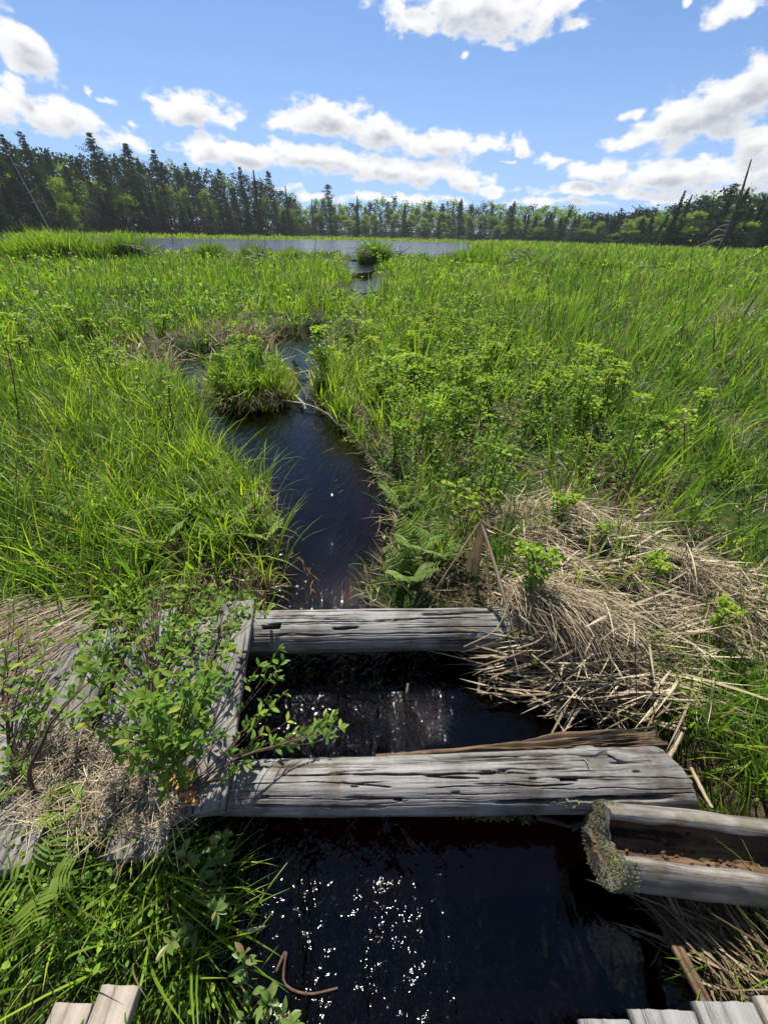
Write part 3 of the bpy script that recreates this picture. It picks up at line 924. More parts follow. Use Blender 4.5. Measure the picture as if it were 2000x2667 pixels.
# crumbled rot lying in the trough
cb = MB()
k = 90
xx_ = rng.random(k) * LH * .95 + .06
pp = np.stack([xx_, rng.normal(-.005, .028, k), np.full(k, -.034) + rng.random(k) * .012], -1)
pp[:, 2] += (pp[:, 1] ** 2) * 6
stamp(cb, *LEAF_LOW, frames(rng.normal(0, 1, (k, 3)) * np.array([1.4, 1, .35])), pp, rng.uniform(.008, .024, k), rng.random(k) ** 2.4 * .6)
o = cb.build('crumbled_rot', M['litter'], hollow)
o['kind'] = 'stuff'
place_between(o, HA, HB)

# moss fringe under the near log
mf = MB()
for (u0, v0, z0, sx_, n) in ((1262, 2122, -.2, .055, 420), (1368, 2132, -.225, .016, 110), (1480, 2078, -.10, .05, 260), (720, 2110, -.17, .05, 120)):
    c = P(u0, v0, z0)
    pp = c + rng.normal(0, 1, (n, 3)) * np.array([sx_, .008, .010])
    stamp(mf, *LEAF_LOW, frames(rng.normal(0, 1, (n, 3)) + np.array([0, -.6, .2])), pp, rng.uniform(.006, .014, n), np.clip(rng.normal(.5, .2, n), 0, 1))
mf.build('moss', M['moss'], near_log)


def plank_mesh(L, W, T, seed, nx=150, warp=.006, wear=.004, relief=1.0):
    """board along X, top face at z = 0, worn rounded edges and ragged ends"""
    hw, b = W / 2, min(.006, T * .2)
    top = [(-hw + b * 2 + (W - 4 * b) * t, 0.0) for t in np.linspace(0, 1, 22)]
    prof = [(-hw, -T + b), (-hw, -T * .5), (-hw, -b)] + [(-hw + b * .4, -b * .35)] + top + [(hw - b * .4, -b * .35)] + [(hw, -b), (hw, -T * .5), (hw, -T + b), (hw - b, -T), (0, -T), (-hw + b, -T)]
    pr = np.array(prof)
    k = len(pr)
    x = np.linspace(0, L, nx)[:, None]
    y = pr[None, :, 0] + 0 * x
    z = pr[None, :, 1] + 0 * x
    y = y + relief * wear * 1.3 * fbm(np.stack([x * 6 + 0 * y, np.sign(y) * 3 + seed, 0 * y], -1), 3) * (np.abs(y) > hw * .8)
    g = fbm(np.stack([x * 3 + 0 * y, y * 130 + seed, 0 * y], -1), 3)
    z = z + relief * warp * fbm(np.stack([x * 2 + seed + 0 * y, y * 6, 0 * y], -1), 2) + relief * (.0022 * g - .004 * np.clip(-g - .38, 0, 1) * 4) * (pr[None, :, 1] > -b)
    e = .008 * relief ** .5 * fbm(np.stack([0 * y + seed, y * 60, z * 30], -1), 3)
    xx = x + e * (sstep(.03, 0, x) + sstep(L - .03, L, x))
    mb = MB()
    V = np.stack([xx + 0 * y, y, z], -1)
    mb.add(V, grid_faces(nx, k, True)[:, ::-1], .5, (relief * np.clip(-g - .30, 0, .25) * 3.4 * (pr[None, :, 1] > -b)).ravel())
    for r_, sg in ((0, 1), (nx - 1, -1)):
        cen = V[r_].mean(0)
        rr = np.stack([V[r_], cen + (V[r_] - cen) * .5, cen + (V[r_] - cen) * .01], 0)
        f = grid_faces(3, k, True)
        mb.add(rr, f if sg < 0 else f[:, ::-1], .5, 0.0)
    return mb


def plank(name_mat, a, b, W, T, seed, label, z=0.0, roll=0.0, fresh=False):
    a = np.array([a[0], a[1], a[2] if len(a) > 2 else z])
    b = np.array([b[0], b[1], b[2] if len(b) > 2 else z])
    L = np.linalg.norm(b - a)
    o = plank_mesh(L, W, T, seed, relief=.12 if fresh else 1.0).build('plank', M[name_mat])
    place_between(o, a, b, (math.sin(roll), 0, math.cos(roll)))
    return tag(o, label, 'plank', 'old boardwalk planks')


e1a, e1b = P(585, 2105, 0)[:2], P(662, 1562, 0)[:2]          # right edge of the plank at the open water
d = (e1b - e1a) / np.linalg.norm(e1b - e1a)
nrm = np.array([-d[1], d[0]])                                # towards the left
W = .165
mid = e1a + nrm * W / 2
plank('plank_wood', mid, e1b + nrm * W / 2, W, .042, 2.0, 'cracked grey plank at the very edge of the open water, right of the leafy shrub')
gp = [('grey plank under the stems of the leafy shrub, second from the open water', .176, .172, .000, -.02, 1.35, 4.4), ('grey plank half hidden by leaves and twigs, third from the open water', .365, .172, .0, .02, 1.33, 7.1),
      ('bare grey plank between two dark gaps, left of the leafy shrub', .575, .175, -.004, .05, 1.30, 9.9), ('plank matted with dead grass left of the widest dark gap', .80, .175, -.01, -.02, 1.32, 13.2), ('leftmost old plank, mostly under dead grass at the frame edge', 1.00, .17, -.012, .03, 1.3, 15.7)]
for lab, off, wd, dz, ang, ln, sd_ in gp:
    a = e1a + nrm * (off + wd / 2) + d * (-.03 + .06 * math.sin(sd_))
    dd = np.array([d[0] * math.cos(ang) - d[1] * math.sin(ang), d[0] * math.sin(ang) + d[1] * math.cos(ang)])
    plank('plank_wood', np.append(a, dz), np.append(a + dd * (.93 * ln / 1.33), dz - .004), wd, .042, sd_, lab)
# newer boardwalk under the photographer: plank ends just inside the frame
for (ul, ur, v0, v1, mat, lab, sd_) in ((1512, 1640, 2662, 2650, 'grey_plank', 'pale grey plank end at the bottom right, nearest the dark water', 3.3), (1646, 1806, 2642, 2622, 'grey_plank', 'pale grey plank end in the bottom right corner, second from the water', 6.2),
                                        (1812, 1962, 2616, 2604, 'grey_plank', 'pale grey plank end in the bottom right corner, third from the water', 8.8), (1970, 2120, 2602, 2590, 'new_plank', 'tan plank end cut off by the right frame edge in the bottom corner', 1.9),
                                        (130, 250, 2640, 2588, 'new_plank', 'tan plank end among grass at the bottom left, left one of a pair', 4.6), (258, 366, 2580, 2556, 'new_plank', 'tan plank end among grass at the bottom left, right one of a pair', 5.4)):
    pl, pr = P(ul, v0, 0), P(ur, v1, 0)
    c = (pl + pr) / 2
    wd = np.hypot(*(pr - pl)[:2]) * .985
    o = plank(mat, c[:2] - np.array([0.03 * np.sign(c[0]) * 0, .95]), c[:2], wd, .04, sd_, lab, fresh=True)
    o['group'] = 'plank ends of the newer boardwalk'
# thin wet board along the right bank
o = plank('rot_wood', P(1690, 2325, -.30), P(1850, 2625, -.17), .035, .02, 2.7, 'thin dark wet board lying along the right bank at the water edge')
o['group'] = 'loose boards'
# ------------------------------------------------------------------ marsh vegetation
PLANKS = np.array([e1a + d * -.05 + nrm * -.01, e1b + d * .02 + nrm * -.01, e1b + d * .0 + nrm * 1.25, e1a + d * -.03 + nrm * 1.25])
RPQ = P(590, 905, 0.0)[:2]          # patch of dead reeds behind the islet


def wedge(r0, r1, dens_, half=50.0):
    """random points of a view sector, dens_ per square metre"""
    a0 = R(half)
    n = rng.poisson(a0 * (r1 ** 2 - r0 ** 2) * dens_)
    r = np.sqrt(rng.random(n) * (r1 ** 2 - r0 ** 2) + r0 ** 2)
    a = (rng.random(n) * 2 - 1) * a0
    return np.stack([r * np.sin(a), r * np.cos(a)], -1)


def leafiness(x, y):
    right = np.exp(-((x - 1.0 - 0.04 * y) / (0.9 + .12 * y)) ** 2) * sstep(1.7, 2.3, y) * sstep(9.5, 6.5, y)
    left = np.exp(-((x + 2.2) / 0.8) ** 2) * sstep(1.5, 2.0, y) * sstep(4.2, 3.2, y)
    return np.clip(0.34 + 0.75 * n2(x, y, 0.55, 9) + 0.75 * right + 0.35 * left, 0, 1)


def pool_gap(x, y):
    """distance to the small upstream pools and the low ground just before them"""
    return np.min([line_d(x, y + k_, q_) for z_, q_, hw in POOLS for k_ in (0, .7, 1.4, 2.1, 2.8)], 0)


def land(x, y, gap=0.03):
    ok = (stream_sd(x, y) > gap) & (poly_sd(x, y, PLANKS) > 0.0) & (lake_sd(x, y) > 0.2) & (y < shore(x, y) - 2)
    ok &= np.min([line_d(x, y + .1, q_) - hw for z_, q_, hw in POOLS], 0) > .02 - .30 * (n2(x, y, 3.0, 97) > .12)
    ok &= ~((y < .16) & (x > -1.0) & (x < 1.25))                     # newer boardwalk
    return ok


def clumps(mb, c, nper, L, W, spread, tint, stiff=1.0, nseg=4, lean=0.0, lean_az=0.0, z0=None):
    """tufts of blades: c (M,2) centres; per-tuft arrays or scalars"""
    Mn = len(c)
    if Mn == 0:
        return
    bc = lambda q: np.broadcast_to(np.asarray(q, float), (Mn,))
    L, W, spread, tint, stiff, lean, lean_az = map(bc, (L, W, spread, tint, stiff, lean, lean_az))
    k = rng.poisson(nper, Mn) + 1
    i = np.repeat(np.arange(Mn), k)
    n = len(i)
    off = rng.normal(0, 1, (n, 2))
    p = c[i] + off * spread[i, None]
    zz = ground_h(p[:, 0], p[:, 1]) if z0 is None else np.full(n, z0)
    dirv = off + rng.normal(0, .7, (n, 2)) + np.stack([np.cos(lean_az[i]), np.sin(lean_az[i])], -1) * lean[i, None] * 2.0
    az_ = np.arctan2(dirv[:, 1], dirv[:, 0])
    u = rng.random(n)
    Lb = L[i] * (0.45 + 0.65 * u)
    th0 = np.clip(np.abs(rng.normal(.10, .12, n)) + .06 * np.hypot(off[:, 0], off[:, 1]) + lean[i] * .25, 0, 1.1)
    bend = np.abs(rng.normal(.75, .45, n)) / stiff[i] * (0.5 + 0.8 * u)
    kink = rng.random(n) < .05
    bend = np.where(kink, bend + 1.2, bend)
    tt = np.clip(tint[i] + rng.normal(0, .17, n), 0.1, 1)
    tt = np.where(rng.random(n) < .06, rng.uniform(0, .08, n), tt)
    blades(mb, np.concatenate([p, (zz - .01)[:, None]], 1), Lb, W[i] * (.7 + .6 * rng.random(n)), az_, th0, bend, tt, nseg, rng.normal(0, .5, n), 1.5)


def lean_field(c):
    """the wind leans whole patches one way"""
    return 1.6 * math.pi * n2(c[:, 0], c[:, 1], .9, 21) + 0.3 + rng.normal(0, .7, len(c))


def field(mb, r0, r1, dens_, nper, L, W, spread, nseg, half=50.0, stiff=1.0):
    c = wedge(r0, r1, dens_, half)
    x, y = c[:, 0], c[:, 1]
    keep = land(x, y, .04) & (np.hypot(x - RPQ[0], (y - RPQ[1]) * 1.3) > .75) & (rng.random(len(c)) > .55 * leafiness(x, y) * (np.hypot(x, y) < 11))
    md = poly_sd(x, y, MOUND)
    keep &= (md > 0.02) | (rng.random(len(c)) < .26 + .5 * sstep(-.35, .0, md) * (n2(x, y, 2.5, 8) > -.05) + .22 * (x > 1.05) * (y < 1.25) + .4 * sstep(1.75, 2.1, y))
    c = c[keep]
    x, y = c[:, 0], c[:, 1]
    pt = n2(x, y, .45, 4)
    hgt = (1 + .55 * n2(x, y, 1.1, 6)) * (0.62 + .38 * sstep(0.02, .5, stream_sd(x, y))) * (0.6 + .4 * sstep(.4, 2.2, np.hypot(x, y)))
    hgt *= np.where((y < 1.2) & (x < 0), .8, 1.0) * np.where((x > 0) & (y > .9) & (y < 2.2), .75, 1.0)
    near_t = pool_gap(x, y)
    hgt *= np.where((y > 5.5) & (y < 13), .38 + .62 * sstep(.15, 1.2, np.minimum(stream_sd(x, y), stream_sd(x, y + .9))), 1.0) * (.14 + .86 * sstep(.35, 1.0, near_t))
    tint = .5 + .35 * pt + .16 * rng.normal(0, 1, len(c))
    clumps(mb, c, nper, L * hgt * rng.uniform(.75, 1.2, len(c)), W, spread, tint, stiff * rng.uniform(.8, 1.6, len(c)), nseg, .35 + .3 * rng.random(len(c)), lean_field(c))


gm = MB()
field(gm, 0.2, 1.3, 95, 15, .34, .0055, .03, 6, 105)
field(gm, 1.3, 3.2, 40, 15, .50, .0088, .035, 6, 88)
field(gm, 3.2, 6.5, 24, 14, .58, .0112, .05, 5, 64)
field(gm, 6.5, 11, 14, 13, .60, .016, .07, 4)
field(gm, 11, 18, 10, 13, .60, .020, .11, 3)
field(gm, 18, 25, 6, 13, .58, .032, .16, 3)
field(gm, 25, 30, 4, 12, .36, .04, .18, 3)
# cattail leaves: tall, straight, broader, in stands
c = wedge(5.5, 27, 3.2)
x, y = c[:, 0], c[:, 1]
c = c[land(x, y, .1) & (n2(x, y, .28, 77) > .05) & ((stream_sd(x, y) > 1.2) | (y < 4)) & (pool_gap(c[:, 0], c[:, 1]) > 1.4)]
rr = np.hypot(c[:, 0], c[:, 1])
clumps(gm, c, 9, .88 * rng.uniform(.7, 1.15, len(c)) * (1 - .35 * sstep(18, 27, rr)), .010 + .0011 * rr, .06 + .004 * rr, .38 + .1 * rng.normal(0, 1, len(c)), 4.5, 4, .12, 0)
# taller sedge at the banks of the left side, lighting up against the sun
c = wedge(1.9, 6.2, 26)
x, y = c[:, 0], c[:, 1]
c = c[land(x, y, .03) & (x < -.2) & (stream_sd(x, y) < 1.5)]
clumps(gm, c, 13, .62 * rng.uniform(.8, 1.15, len(c)), .0092, .045, .66 + .12 * rng.normal(0, 1, len(c)), 1.0, 6, .4, lean_field(c))


def patch(mb, px, z, dn, nper, L, W, spread, tint, stiff, lean, laz, nseg=6):
    q = np.array([P(u, v, z)[:2] for u, v in px])
    area = np.prod(np.ptp(q, axis=0))
    c = q.min(0) + rng.random((int(area * dn), 2)) * np.ptp(q, axis=0)
    c = c[(poly_sd(c[:, 0], c[:, 1], q) < 0) & (poly_sd(c[:, 0], c[:, 1], PLANKS) > -.06)]
    clumps(mb, c, nper, L * rng.uniform(.6, 1.25, len(c)), W, spread, tint + .12 * rng.normal(0, 1, len(c)), stiff, nseg, lean, laz + rng.normal(0, .6, len(c)))


# lower left bank, right bank by the log end, tuft at the lower right
LLB = [(-150, 2120), (200, 2150), (420, 2170), (540, 2200), (545, 2330), (545, 2480), (560, 2667), (400, 2667), (380, 2540), (120, 2580), (-150, 2600)]
patch(gm, LLB, -.17, 330, 11, .25, .0042, .024, .45, .8, .6, -.3)
patch(gm, LLB, -.17, 60, 4, .42, .0070, .02, .66, .8, .7, -.2)
patch(gm, [(430, 2150), (560, 2200), (570, 2420), (600, 2640), (430, 2640), (400, 2400)], -.2, 260, 9, .34, .0060, .02, .68, .75, .9, -.3)
patch(gm, [(1720, 1760), (1830, 1700), (2060, 1720), (2080, 2130), (1880, 2100), (1790, 1960)], -.1, 170, 14, .33, .0055, .03, .55, .8, .7, 2.6)
patch(gm, [(1820, 2320), (2080, 2290), (2080, 2560), (1960, 2520), (1850, 2420)], -.15, 420, 16, .32, .0044, .03, .66, .9, .8, 2.9)
patch(gm, [(480, 2060), (560, 2080), (600, 2200), (470, 2180)], -.2, 160, 7, .22, .003, .02, .45, .8, .9, -.4)
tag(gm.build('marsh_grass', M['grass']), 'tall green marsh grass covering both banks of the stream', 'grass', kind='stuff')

# far marsh: dam, right-hand meadow, strip on the far shore
gf = MB()
c = wedge(28, 75, 1.3, 46)
x, y = c[:, 0], c[:, 1]
c = c[(lake_sd(x, y) > .3) & (y < shore(x, y) - 3)]
rr = np.hypot(c[:, 0], c[:, 1])
clumps(gf, c, 13, np.where((c[:, 0] < .165 * c[:, 1] + 3) & (c[:, 1] < 36), .40, .70) * rng.uniform(.7, 1.3, len(c)), .0016 * rr, .0075 * rr, .55 + .25 * n2(c[:, 0], c[:, 1], .12, 4) + .12 * rng.normal(0, 1, len(c)), 1.6, 3, .25, lean_field(c))
c = wedge(75, 150, .16, 46)
x, y = c[:, 0], c[:, 1]
ds = y - shore(x, y)
c = c[(((lake_sd(x, y) > .3) & (ds < 0)) | ((ds > .3) & (ds < 9)))]
clumps(gf, c, 12, .95 * rng.uniform(.7, 1.2, len(c)), .14, .7, .62 + .12 * rng.normal(0, 1, len(c)), 2, 3, .2, 0)
a_ = np.radians(np.linspace(-44, 9, 900))
dd = np.interp(np.degrees(a_), _SX, _SD) + rng.uniform(.3, 3.5, 900)
c = np.stack([np.sin(a_) * dd, np.cos(a_) * dd], -1)
clumps(gf, c, 13, rng.uniform(.5, .8, 900), .12, .35, .72 + .1 * rng.normal(0, 1, 900), 2, 3, .2, 0)
# hummocks along the dam
for (u, v, hgt, wd, tn) in [(60, 640, 1.1, 1.3, .6), (130, 632, 1.25, 1.2, .65), (170, 630, 1.2, 1.0, .4), (255, 640, 1.0, .9, .55), (335, 640, 1.25, .55, .3), (325, 642, 1.2, .5, .35), (545, 640, 1.0, .4, .3), (655, 650, .9, .3, .3), (755, 655, .8, .35, .5), (960, 660, 1.05, .4, .3), (985, 662, 1.1, .35, .4), (1240, 655, 1.0, 1.2, .5), (1300, 650, 1.0, 1.0, .6), (1400, 655, .9, 1.5, .5), (1560, 660, .9, 1.5, .5)]:
    dr = ray(u, v)
    q = dr[:2] / np.hypot(*dr[:2]) * 27.0
    n = int(60 * wd + 25)
    n = int(n * 2.2)
    hgt = hgt * 1.3
    c = q + rng.normal(0, 1, (n, 2)) * wd * .4
    clumps(gf, c, 14, hgt * rng.uniform(.6, 1.05, n), .03, .14, tn - .1 + .1 * rng.normal(0, 1, n), 1.2, 4, .3, lean_field(c))
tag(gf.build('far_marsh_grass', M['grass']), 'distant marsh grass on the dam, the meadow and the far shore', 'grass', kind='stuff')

# islet tussock in the stream
tus = thing('grass_tussock', 'round grassy tussock standing as an islet in the stream', 'tussock', tuple(np.append(np.mean(ISLET, 0), WZ)))
tb = MB()
ic = np.mean(ISLET, 0)
iw = np.ptp(np.array(ISLET), axis=0)
n = 260
c = ic + rng.uniform(-.5, .5, (n, 2)) * iw * .95
c = c[poly_sd(c[:, 0], c[:, 1], ISLET) < .02]
clumps(tb, c, 13, .24 * (1 + .8 * n2(c[:, 0], c[:, 1], 3, 98)) * rng.uniform(.7, 1.25, len(c)), .010, .05, .74 + .14 * rng.normal(0, 1, len(c)), 1.2, 5, .2, 0)
o = tb.build('grass', M['grass'], tus)
o.matrix_parent_inverse = Matrix.Translation(-Vector(tus.location))
tl = MB()
n = 700
c = ic + rng.normal(0, .24, (n, 2)) * iw
c = c[poly_sd(c[:, 0], c[:, 1], ISLET) < .05]
zz = ground_h(c[:, 0], c[:, 1]) + rng.uniform(.02, .22, len(c))
stamp(tl, *LEAF_OVATE, frames(rng.normal(0, 1, (len(c), 3)) * np.array([1, 1, .4]) + np.array([0, 0, .3])), np.concatenate([c, zz[:, None]], 1), rng.uniform(.05, .11, len(c)), np.clip(rng.normal(.75, .2, len(c)), 0, 1))
o = tl.build('leaves', M['leafy'], tus)
o.matrix_parent_inverse = Matrix.Translation(-Vector(tus.location))
ts = MB()
n = 480
e = np.array(ISLET)
i = rng.integers(0, len(e), n)
t = rng.random(n)[:, None]
c = e[i] * (1 - t) + e[(i + 1) % len(e)] * t
out_ = (c - ic) / np.linalg.norm(c - ic, axis=1)[:, None]
c = c - out_ * rng.uniform(.0, .14, n)[:, None]
blades(ts, np.concatenate([c, (WZ + rng.uniform(.05, .24, n))[:, None]], 1), rng.uniform(.10, .28, n), .008, np.arctan2(out_[:, 1], out_[:, 0]) + rng.normal(0, .5, n), rng.uniform(.9, 1.6, n), rng.uniform(.6, 1.6, n), rng.random(n) * .7, 4, 0)
o = ts.build('dead_skirt', M['litter'], tus)
o.matrix_parent_inverse = Matrix.Translation(-Vector(tus.location))

# low leafy growth between the grasses
um = MB()
for (r0, r1, dn, sz, tmpl) in ((.4, 2.0, 800, .026, LEAF_OVATE), (2.0, 4.5, 900, .032, LEAF_OVATE), (4.5, 8.0, 480, .05, LEAF_LOW), (8, 13, 150, .08, LEAF_LOW), (13, 28, 34, .15, LEAF_LOW)):
    c = wedge(r0, r1, dn, 55)
    x, y = c[:, 0], c[:, 1]
    lf = leafiness(x, y)
    bunch = sstep(-.1, .35, n2(x, y, 5.0, 33))
    lf = np.clip(lf + .5 * sstep(5, 9, y) * sstep(.0, .3, n2(x, y, .6, 71)), 0, 1)
    keep = land(x, y, -.02) & (pool_gap(x, y) > .6) & (rng.random(len(c)) < lf * (.25 + .75 * bunch)) & (poly_sd(x, y, MOUND) > -.02)
    c, lf = c[keep], lf[keep]
    x, y = c[:, 0], c[:, 1]
    top = (.17 + .22 * sstep(5, 10, y) + .36 * np.clip(lf + .3 * n2(x, y, 2.2, 31), 0, 1.2)) * (0.5 + .5 * sstep(.02, .3, stream_sd(x, y)))
    z_ = ground_h(x, y) + top * np.sqrt(rng.random(len(c)))
    dr = rng.normal(0, 1, (len(c), 3)) * np.array([1, 1, .45])
    stamp(um, *tmpl, frames(dr, roll=rng.normal(0, .75, len(c))), np.stack([x, y, z_], -1), sz * rng.uniform(.6, 1.35, len(c)), np.clip(.5 + .4 * n2(x, y, .9, 35) + rng.normal(0, .2, len(c)), 0, 1))
q = np.array([P(u, v, -.17)[:2] for u, v in LLB])
c = q.min(0) + rng.random((1300, 2)) * np.ptp(q, axis=0)
c = c[(poly_sd(c[:, 0], c[:, 1], q) < 0) & (n2(c[:, 0], c[:, 1], 5, 90) > -.1)]
stamp(um, *LEAF_OVATE, frames(rng.normal(0, 1, (len(c), 3)) * np.array([1, 1, .45])), np.stack([c[:, 0], c[:, 1], ground_h(c[:, 0], c[:, 1]) + .20 * np.sqrt(rng.random(len(c)))], -1), rng.uniform(.010, .026, len(c)), np.clip(rng.normal(.45, .28, len(c)), 0, 1))
tag(um.build('leafy_undergrowth', M['leafy']), 'low leafy plants filling the gaps between the marsh grasses', 'undergrowth', kind='stuff')

# ---------------------------------------------------------------- dead reeds and litter
dm = MB()


def straw(mb, c, z, L, W, az_, th0, bend, tint, nseg=4, tw=.6):
    n = len(c)
    blades(mb, np.concatenate([c, np.broadcast_to(z, (n,))[:, None]], 1), L, W, az_, th0, bend, tint, nseg, rng.normal(0, tw, n), 1.3)


mlo, mhi = np.min(MOUND, 0), np.max(MOUND, 0)
n = 12500
c = mlo + rng.random((n, 2)) * (mhi - mlo)
sdm = poly_sd(c[:, 0], c[:, 1], MOUND)
c = c[(sdm + .22 * n2(c[:, 0], c[:, 1], 2.6, 55) + .05 * rng.normal(0, 1, n) < -.02) & (stream_sd(c[:, 0], c[:, 1]) > -.10) & (n2(c[:, 0], c[:, 1], 6.0, 56) + .3 * rng.random(n) > -.12)]
n = len(c)
flow = -1.0 + .55 * n2(c[:, 0], c[:, 1], 1.4, 51) * 1.6
flow = np.where(c[:, 1] < 1.32, -.15 + 1.0 * n2(c[:, 0], c[:, 1], 2.2, 52), flow)
flow += np.where(rng.random(n) < .5, rng.normal(0, 1.4, n), rng.normal(0, .55, n)) + np.where(rng.random(n) < .5, math.pi, 0) * (c[:, 1] < 1.32)
zt = np.maximum(ground_h(c[:, 0], c[:, 1]), WZ + .04) + .015 + .13 * rng.random(n) ** 1.6
fine = rng.random(n) < .80
straw(dm, c, zt, np.where(fine, rng.uniform(.05, .26, n), rng.uniform(.10, .42, n)), np.where(fine, rng.uniform(.002, .0045, n), rng.uniform(.007, .014, n)), flow, rng.normal(1.32, .22, n), np.where(fine, rng.normal(.5, 1.3, n), rng.uniform(-.2, .7, n)), np.clip(rng.normal(.62, .27, n) + .25 * n2(c[:, 0], c[:, 1], 4, 57), 0, 1), 6, 1.0)
# the overhanging fringe that drapes over the far log's end
n = 900
q0, q1 = P(1350, 1560, .06), P(1560, 1640, .0)
t = rng.random(n)[:, None]
c = (q0 * (1 - t) + q1 * t)[:, :2] + rng.normal(0, .05, (n, 2)) + np.array([0, .10])
straw(dm, c, rng.uniform(-.02, .10, n), rng.uniform(.16, .40, n), rng.uniform(.002, .006, n), rng.normal(-1.0, .35, n), rng.normal(1.15, .2, n), rng.uniform(.8, 1.9, n), np.clip(rng.normal(.62, .2, n), 0, 1), 6)
# heap at the water edge between the logs
n = 520
q = np.array([P(u, v, -.33)[:2] for u, v in ((1290, 1770), (1420, 1800), (1560, 1850), (1700, 1880), (1800, 1800))])
i = rng.integers(0, len(q) - 1, n)
t = rng.random(n)[:, None]
c = q[i] * (1 - t) + q[i + 1] * t + rng.normal(0, .07, (n, 2)) + np.array([.05, .05])
straw(dm, c, np.maximum(ground_h(c[:, 0], c[:, 1]), WZ) + rng.uniform(.02, .12, n), rng.uniform(.12, .42, n), rng.uniform(.004, .014, n), rng.normal(2.95, .4, n) + np.where(rng.random(n) < .3, 3.14, 0), rng.normal(1.5, .1, n), rng.normal(.15, .4, n), np.clip(rng.normal(.6, .25, n), 0, 1), 4)
# right bank below the hollow log
n = 460
q = np.array([P(u, v, -.25)[:2] for u, v in ((1720, 2380), (1800, 2480), (1900, 2600), (1980, 2640))])
i = rng.integers(0, len(q) - 1, n)
t = rng.random(n)[:, None]
c = q[i] * (1 - t) + q[i + 1] * t + np.abs(rng.normal(0, .14, (n, 1))) * np.array([.9, .25]) + np.array([.01, 0])
straw(dm, c, np.maximum(ground_h(c[:, 0], c[:, 1]), WZ + .02) + rng.uniform(.0, .10, n), rng.uniform(.08, .34, n), rng.uniform(.003, .010, n), rng.normal(2.1, .5, n) + np.where(rng.random(n) < .5, 3.14, 0), rng.normal(1.4, .15, n), rng.uniform(0, .5, n), np.clip(rng.normal(.3, .2, n), 0, 1), 4)
tag(dm.build('dead_reeds', M['straw']), 'matted pale dead reeds heaped over the right bank and log end', 'dead reeds', kind='stuff')

lm = MB()
# matted dead grass on and around the old planks
n = 1500
poly = np.array([P(u, v, 0)[:2] for u, v in ((-60, 1555), (180, 1560), (270, 1610), (190, 1720), (90, 1820), (10, 1930), (-60, 1960))])
c = poly.min(0) + rng.random((n, 2)) * np.ptp(poly, axis=0)
c = c[poly_sd(c[:, 0], c[:, 1], poly) < .03]
n = len(c)
straw(lm, c, rng.uniform(.0, .06, n), rng.uniform(.10, .34, n), rng.uniform(.0016, .004, n), -2.2 + .5 * n2(c[:, 0], c[:, 1], 3, 61) + rng.normal(0, .3, n), rng.normal(1.42, .1, n), rng.uniform(.0, .4, n), np.clip(rng.normal(.55, .25, n), 0, 1), 4)
n = 2000
poly = np.array([P(u, v, 0)[:2] for u, v in ((60, 1960), (230, 1900), (400, 1960), (450, 2020), (480, 2110), (440, 2190), (300, 2190), (60, 2130))])
c = poly.min(0) + rng.random((n, 2)) * np.ptp(poly, axis=0)
c = c[poly_sd(c[:, 0], c[:, 1], poly) < .02]
n = len(c)
straw(lm, c, np.maximum(ground_h(c[:, 0], c[:, 1]), -.06) + rng.uniform(.03, .10, n), rng.uniform(.04, .17, n), rng.uniform(.0015, .004, n), rng.uniform(0, 6.28, n), rng.normal(1.4, .2, n), rng.uniform(-.3, .5, n), np.clip(rng.normal(.5, .25, n), 0, 1), 4)
# thatch under the living grass
for r0, r1, dn, ln, wd in ((.3, 2.5, 420, .13, .004), (2.5, 6, 150, .2, .006), (6, 12, 30, .3, .012)):
    c = wedge(r0, r1, dn, 60)
    c = c[land(c[:, 0], c[:, 1], -.03)]
    n = len(c)
    straw(lm, c, ground_h(c[:, 0], c[:, 1]) + rng.uniform(.0, .07, n), ln * rng.uniform(.5, 1.5, n), wd * rng.uniform(.6, 1.5, n), rng.uniform(0, 6.28, n), rng.normal(1.35, .25, n), rng.uniform(-.2, .6, n), np.clip(rng.normal(.5, .28, n), 0, 1), 3)
# dead fringe hanging over the stream banks
up = np.array(UPPER)
seg = np.linalg.norm(np.roll(up, -1, 0) - up, axis=1)
n = 1000
i = rng.choice(len(up), n, p=seg / seg.sum())
t = rng.random(n)[:, None]
c = up[i] * (1 - t) + up[(i + 1) % len(up)] * t
ctr = np.stack([np.interp(c[:, 1], [1.2, 3, 6, 9], [-.25, -.35, -.9, -1.6]), c[:, 1]], -1)
toward = np.arctan2(0 * c[:, 1], ctr[:, 0] - c[:, 0])
away = c + np.stack([-np.cos(toward), -np.sin(toward)], -1) * .08
straw(lm, away, np.maximum(ground_h(away[:, 0], away[:, 1]), WZ + .06), rng.uniform(.08, .24, n), rng.uniform(.002, .005, n), toward + rng.normal(-.3, .6, n), rng.uniform(.8, 1.5, n), rng.uniform(.4, 1.2, n), np.clip(rng.normal(.4, .25, n), 0, 1), 4)
# dead reed patch behind the islet and a pale clump in the right meadow
for (u, v, n, sx_, hh, tn) in ((560, 905, 520, .70, .42, .8), (630, 905, 260, .30, .52, .75), (445, 935, 110, .20, .46, .8), (640, 855, 260, .7, .32, .6), (1895, 850, 150, .22, .55, .95), (720, 560, 0, 1, 1, 1), (1500, 840, 60, .7, .25, .6), (400, 645, 60, .5, .5, .5)):
    q = P(u, v, .0)[:2]
    c = q + rng.normal(0, 1, (n, 2)) * np.array([sx_, sx_ * .5])
    c = c[stream_sd(c[:, 0], c[:, 1]) > -.05]
    n = len(c)
    straw(lm, c, ground_h(c[:, 0], c[:, 1]), hh * rng.uniform(.5, 1.5, n), rng.uniform(.012, .034, n), rng.uniform(0, 6.28, n), rng.uniform(.1, 1.4, n), rng.uniform(-.1, .5, n), np.clip(rng.normal(tn, .2, n), 0, 1), 3)
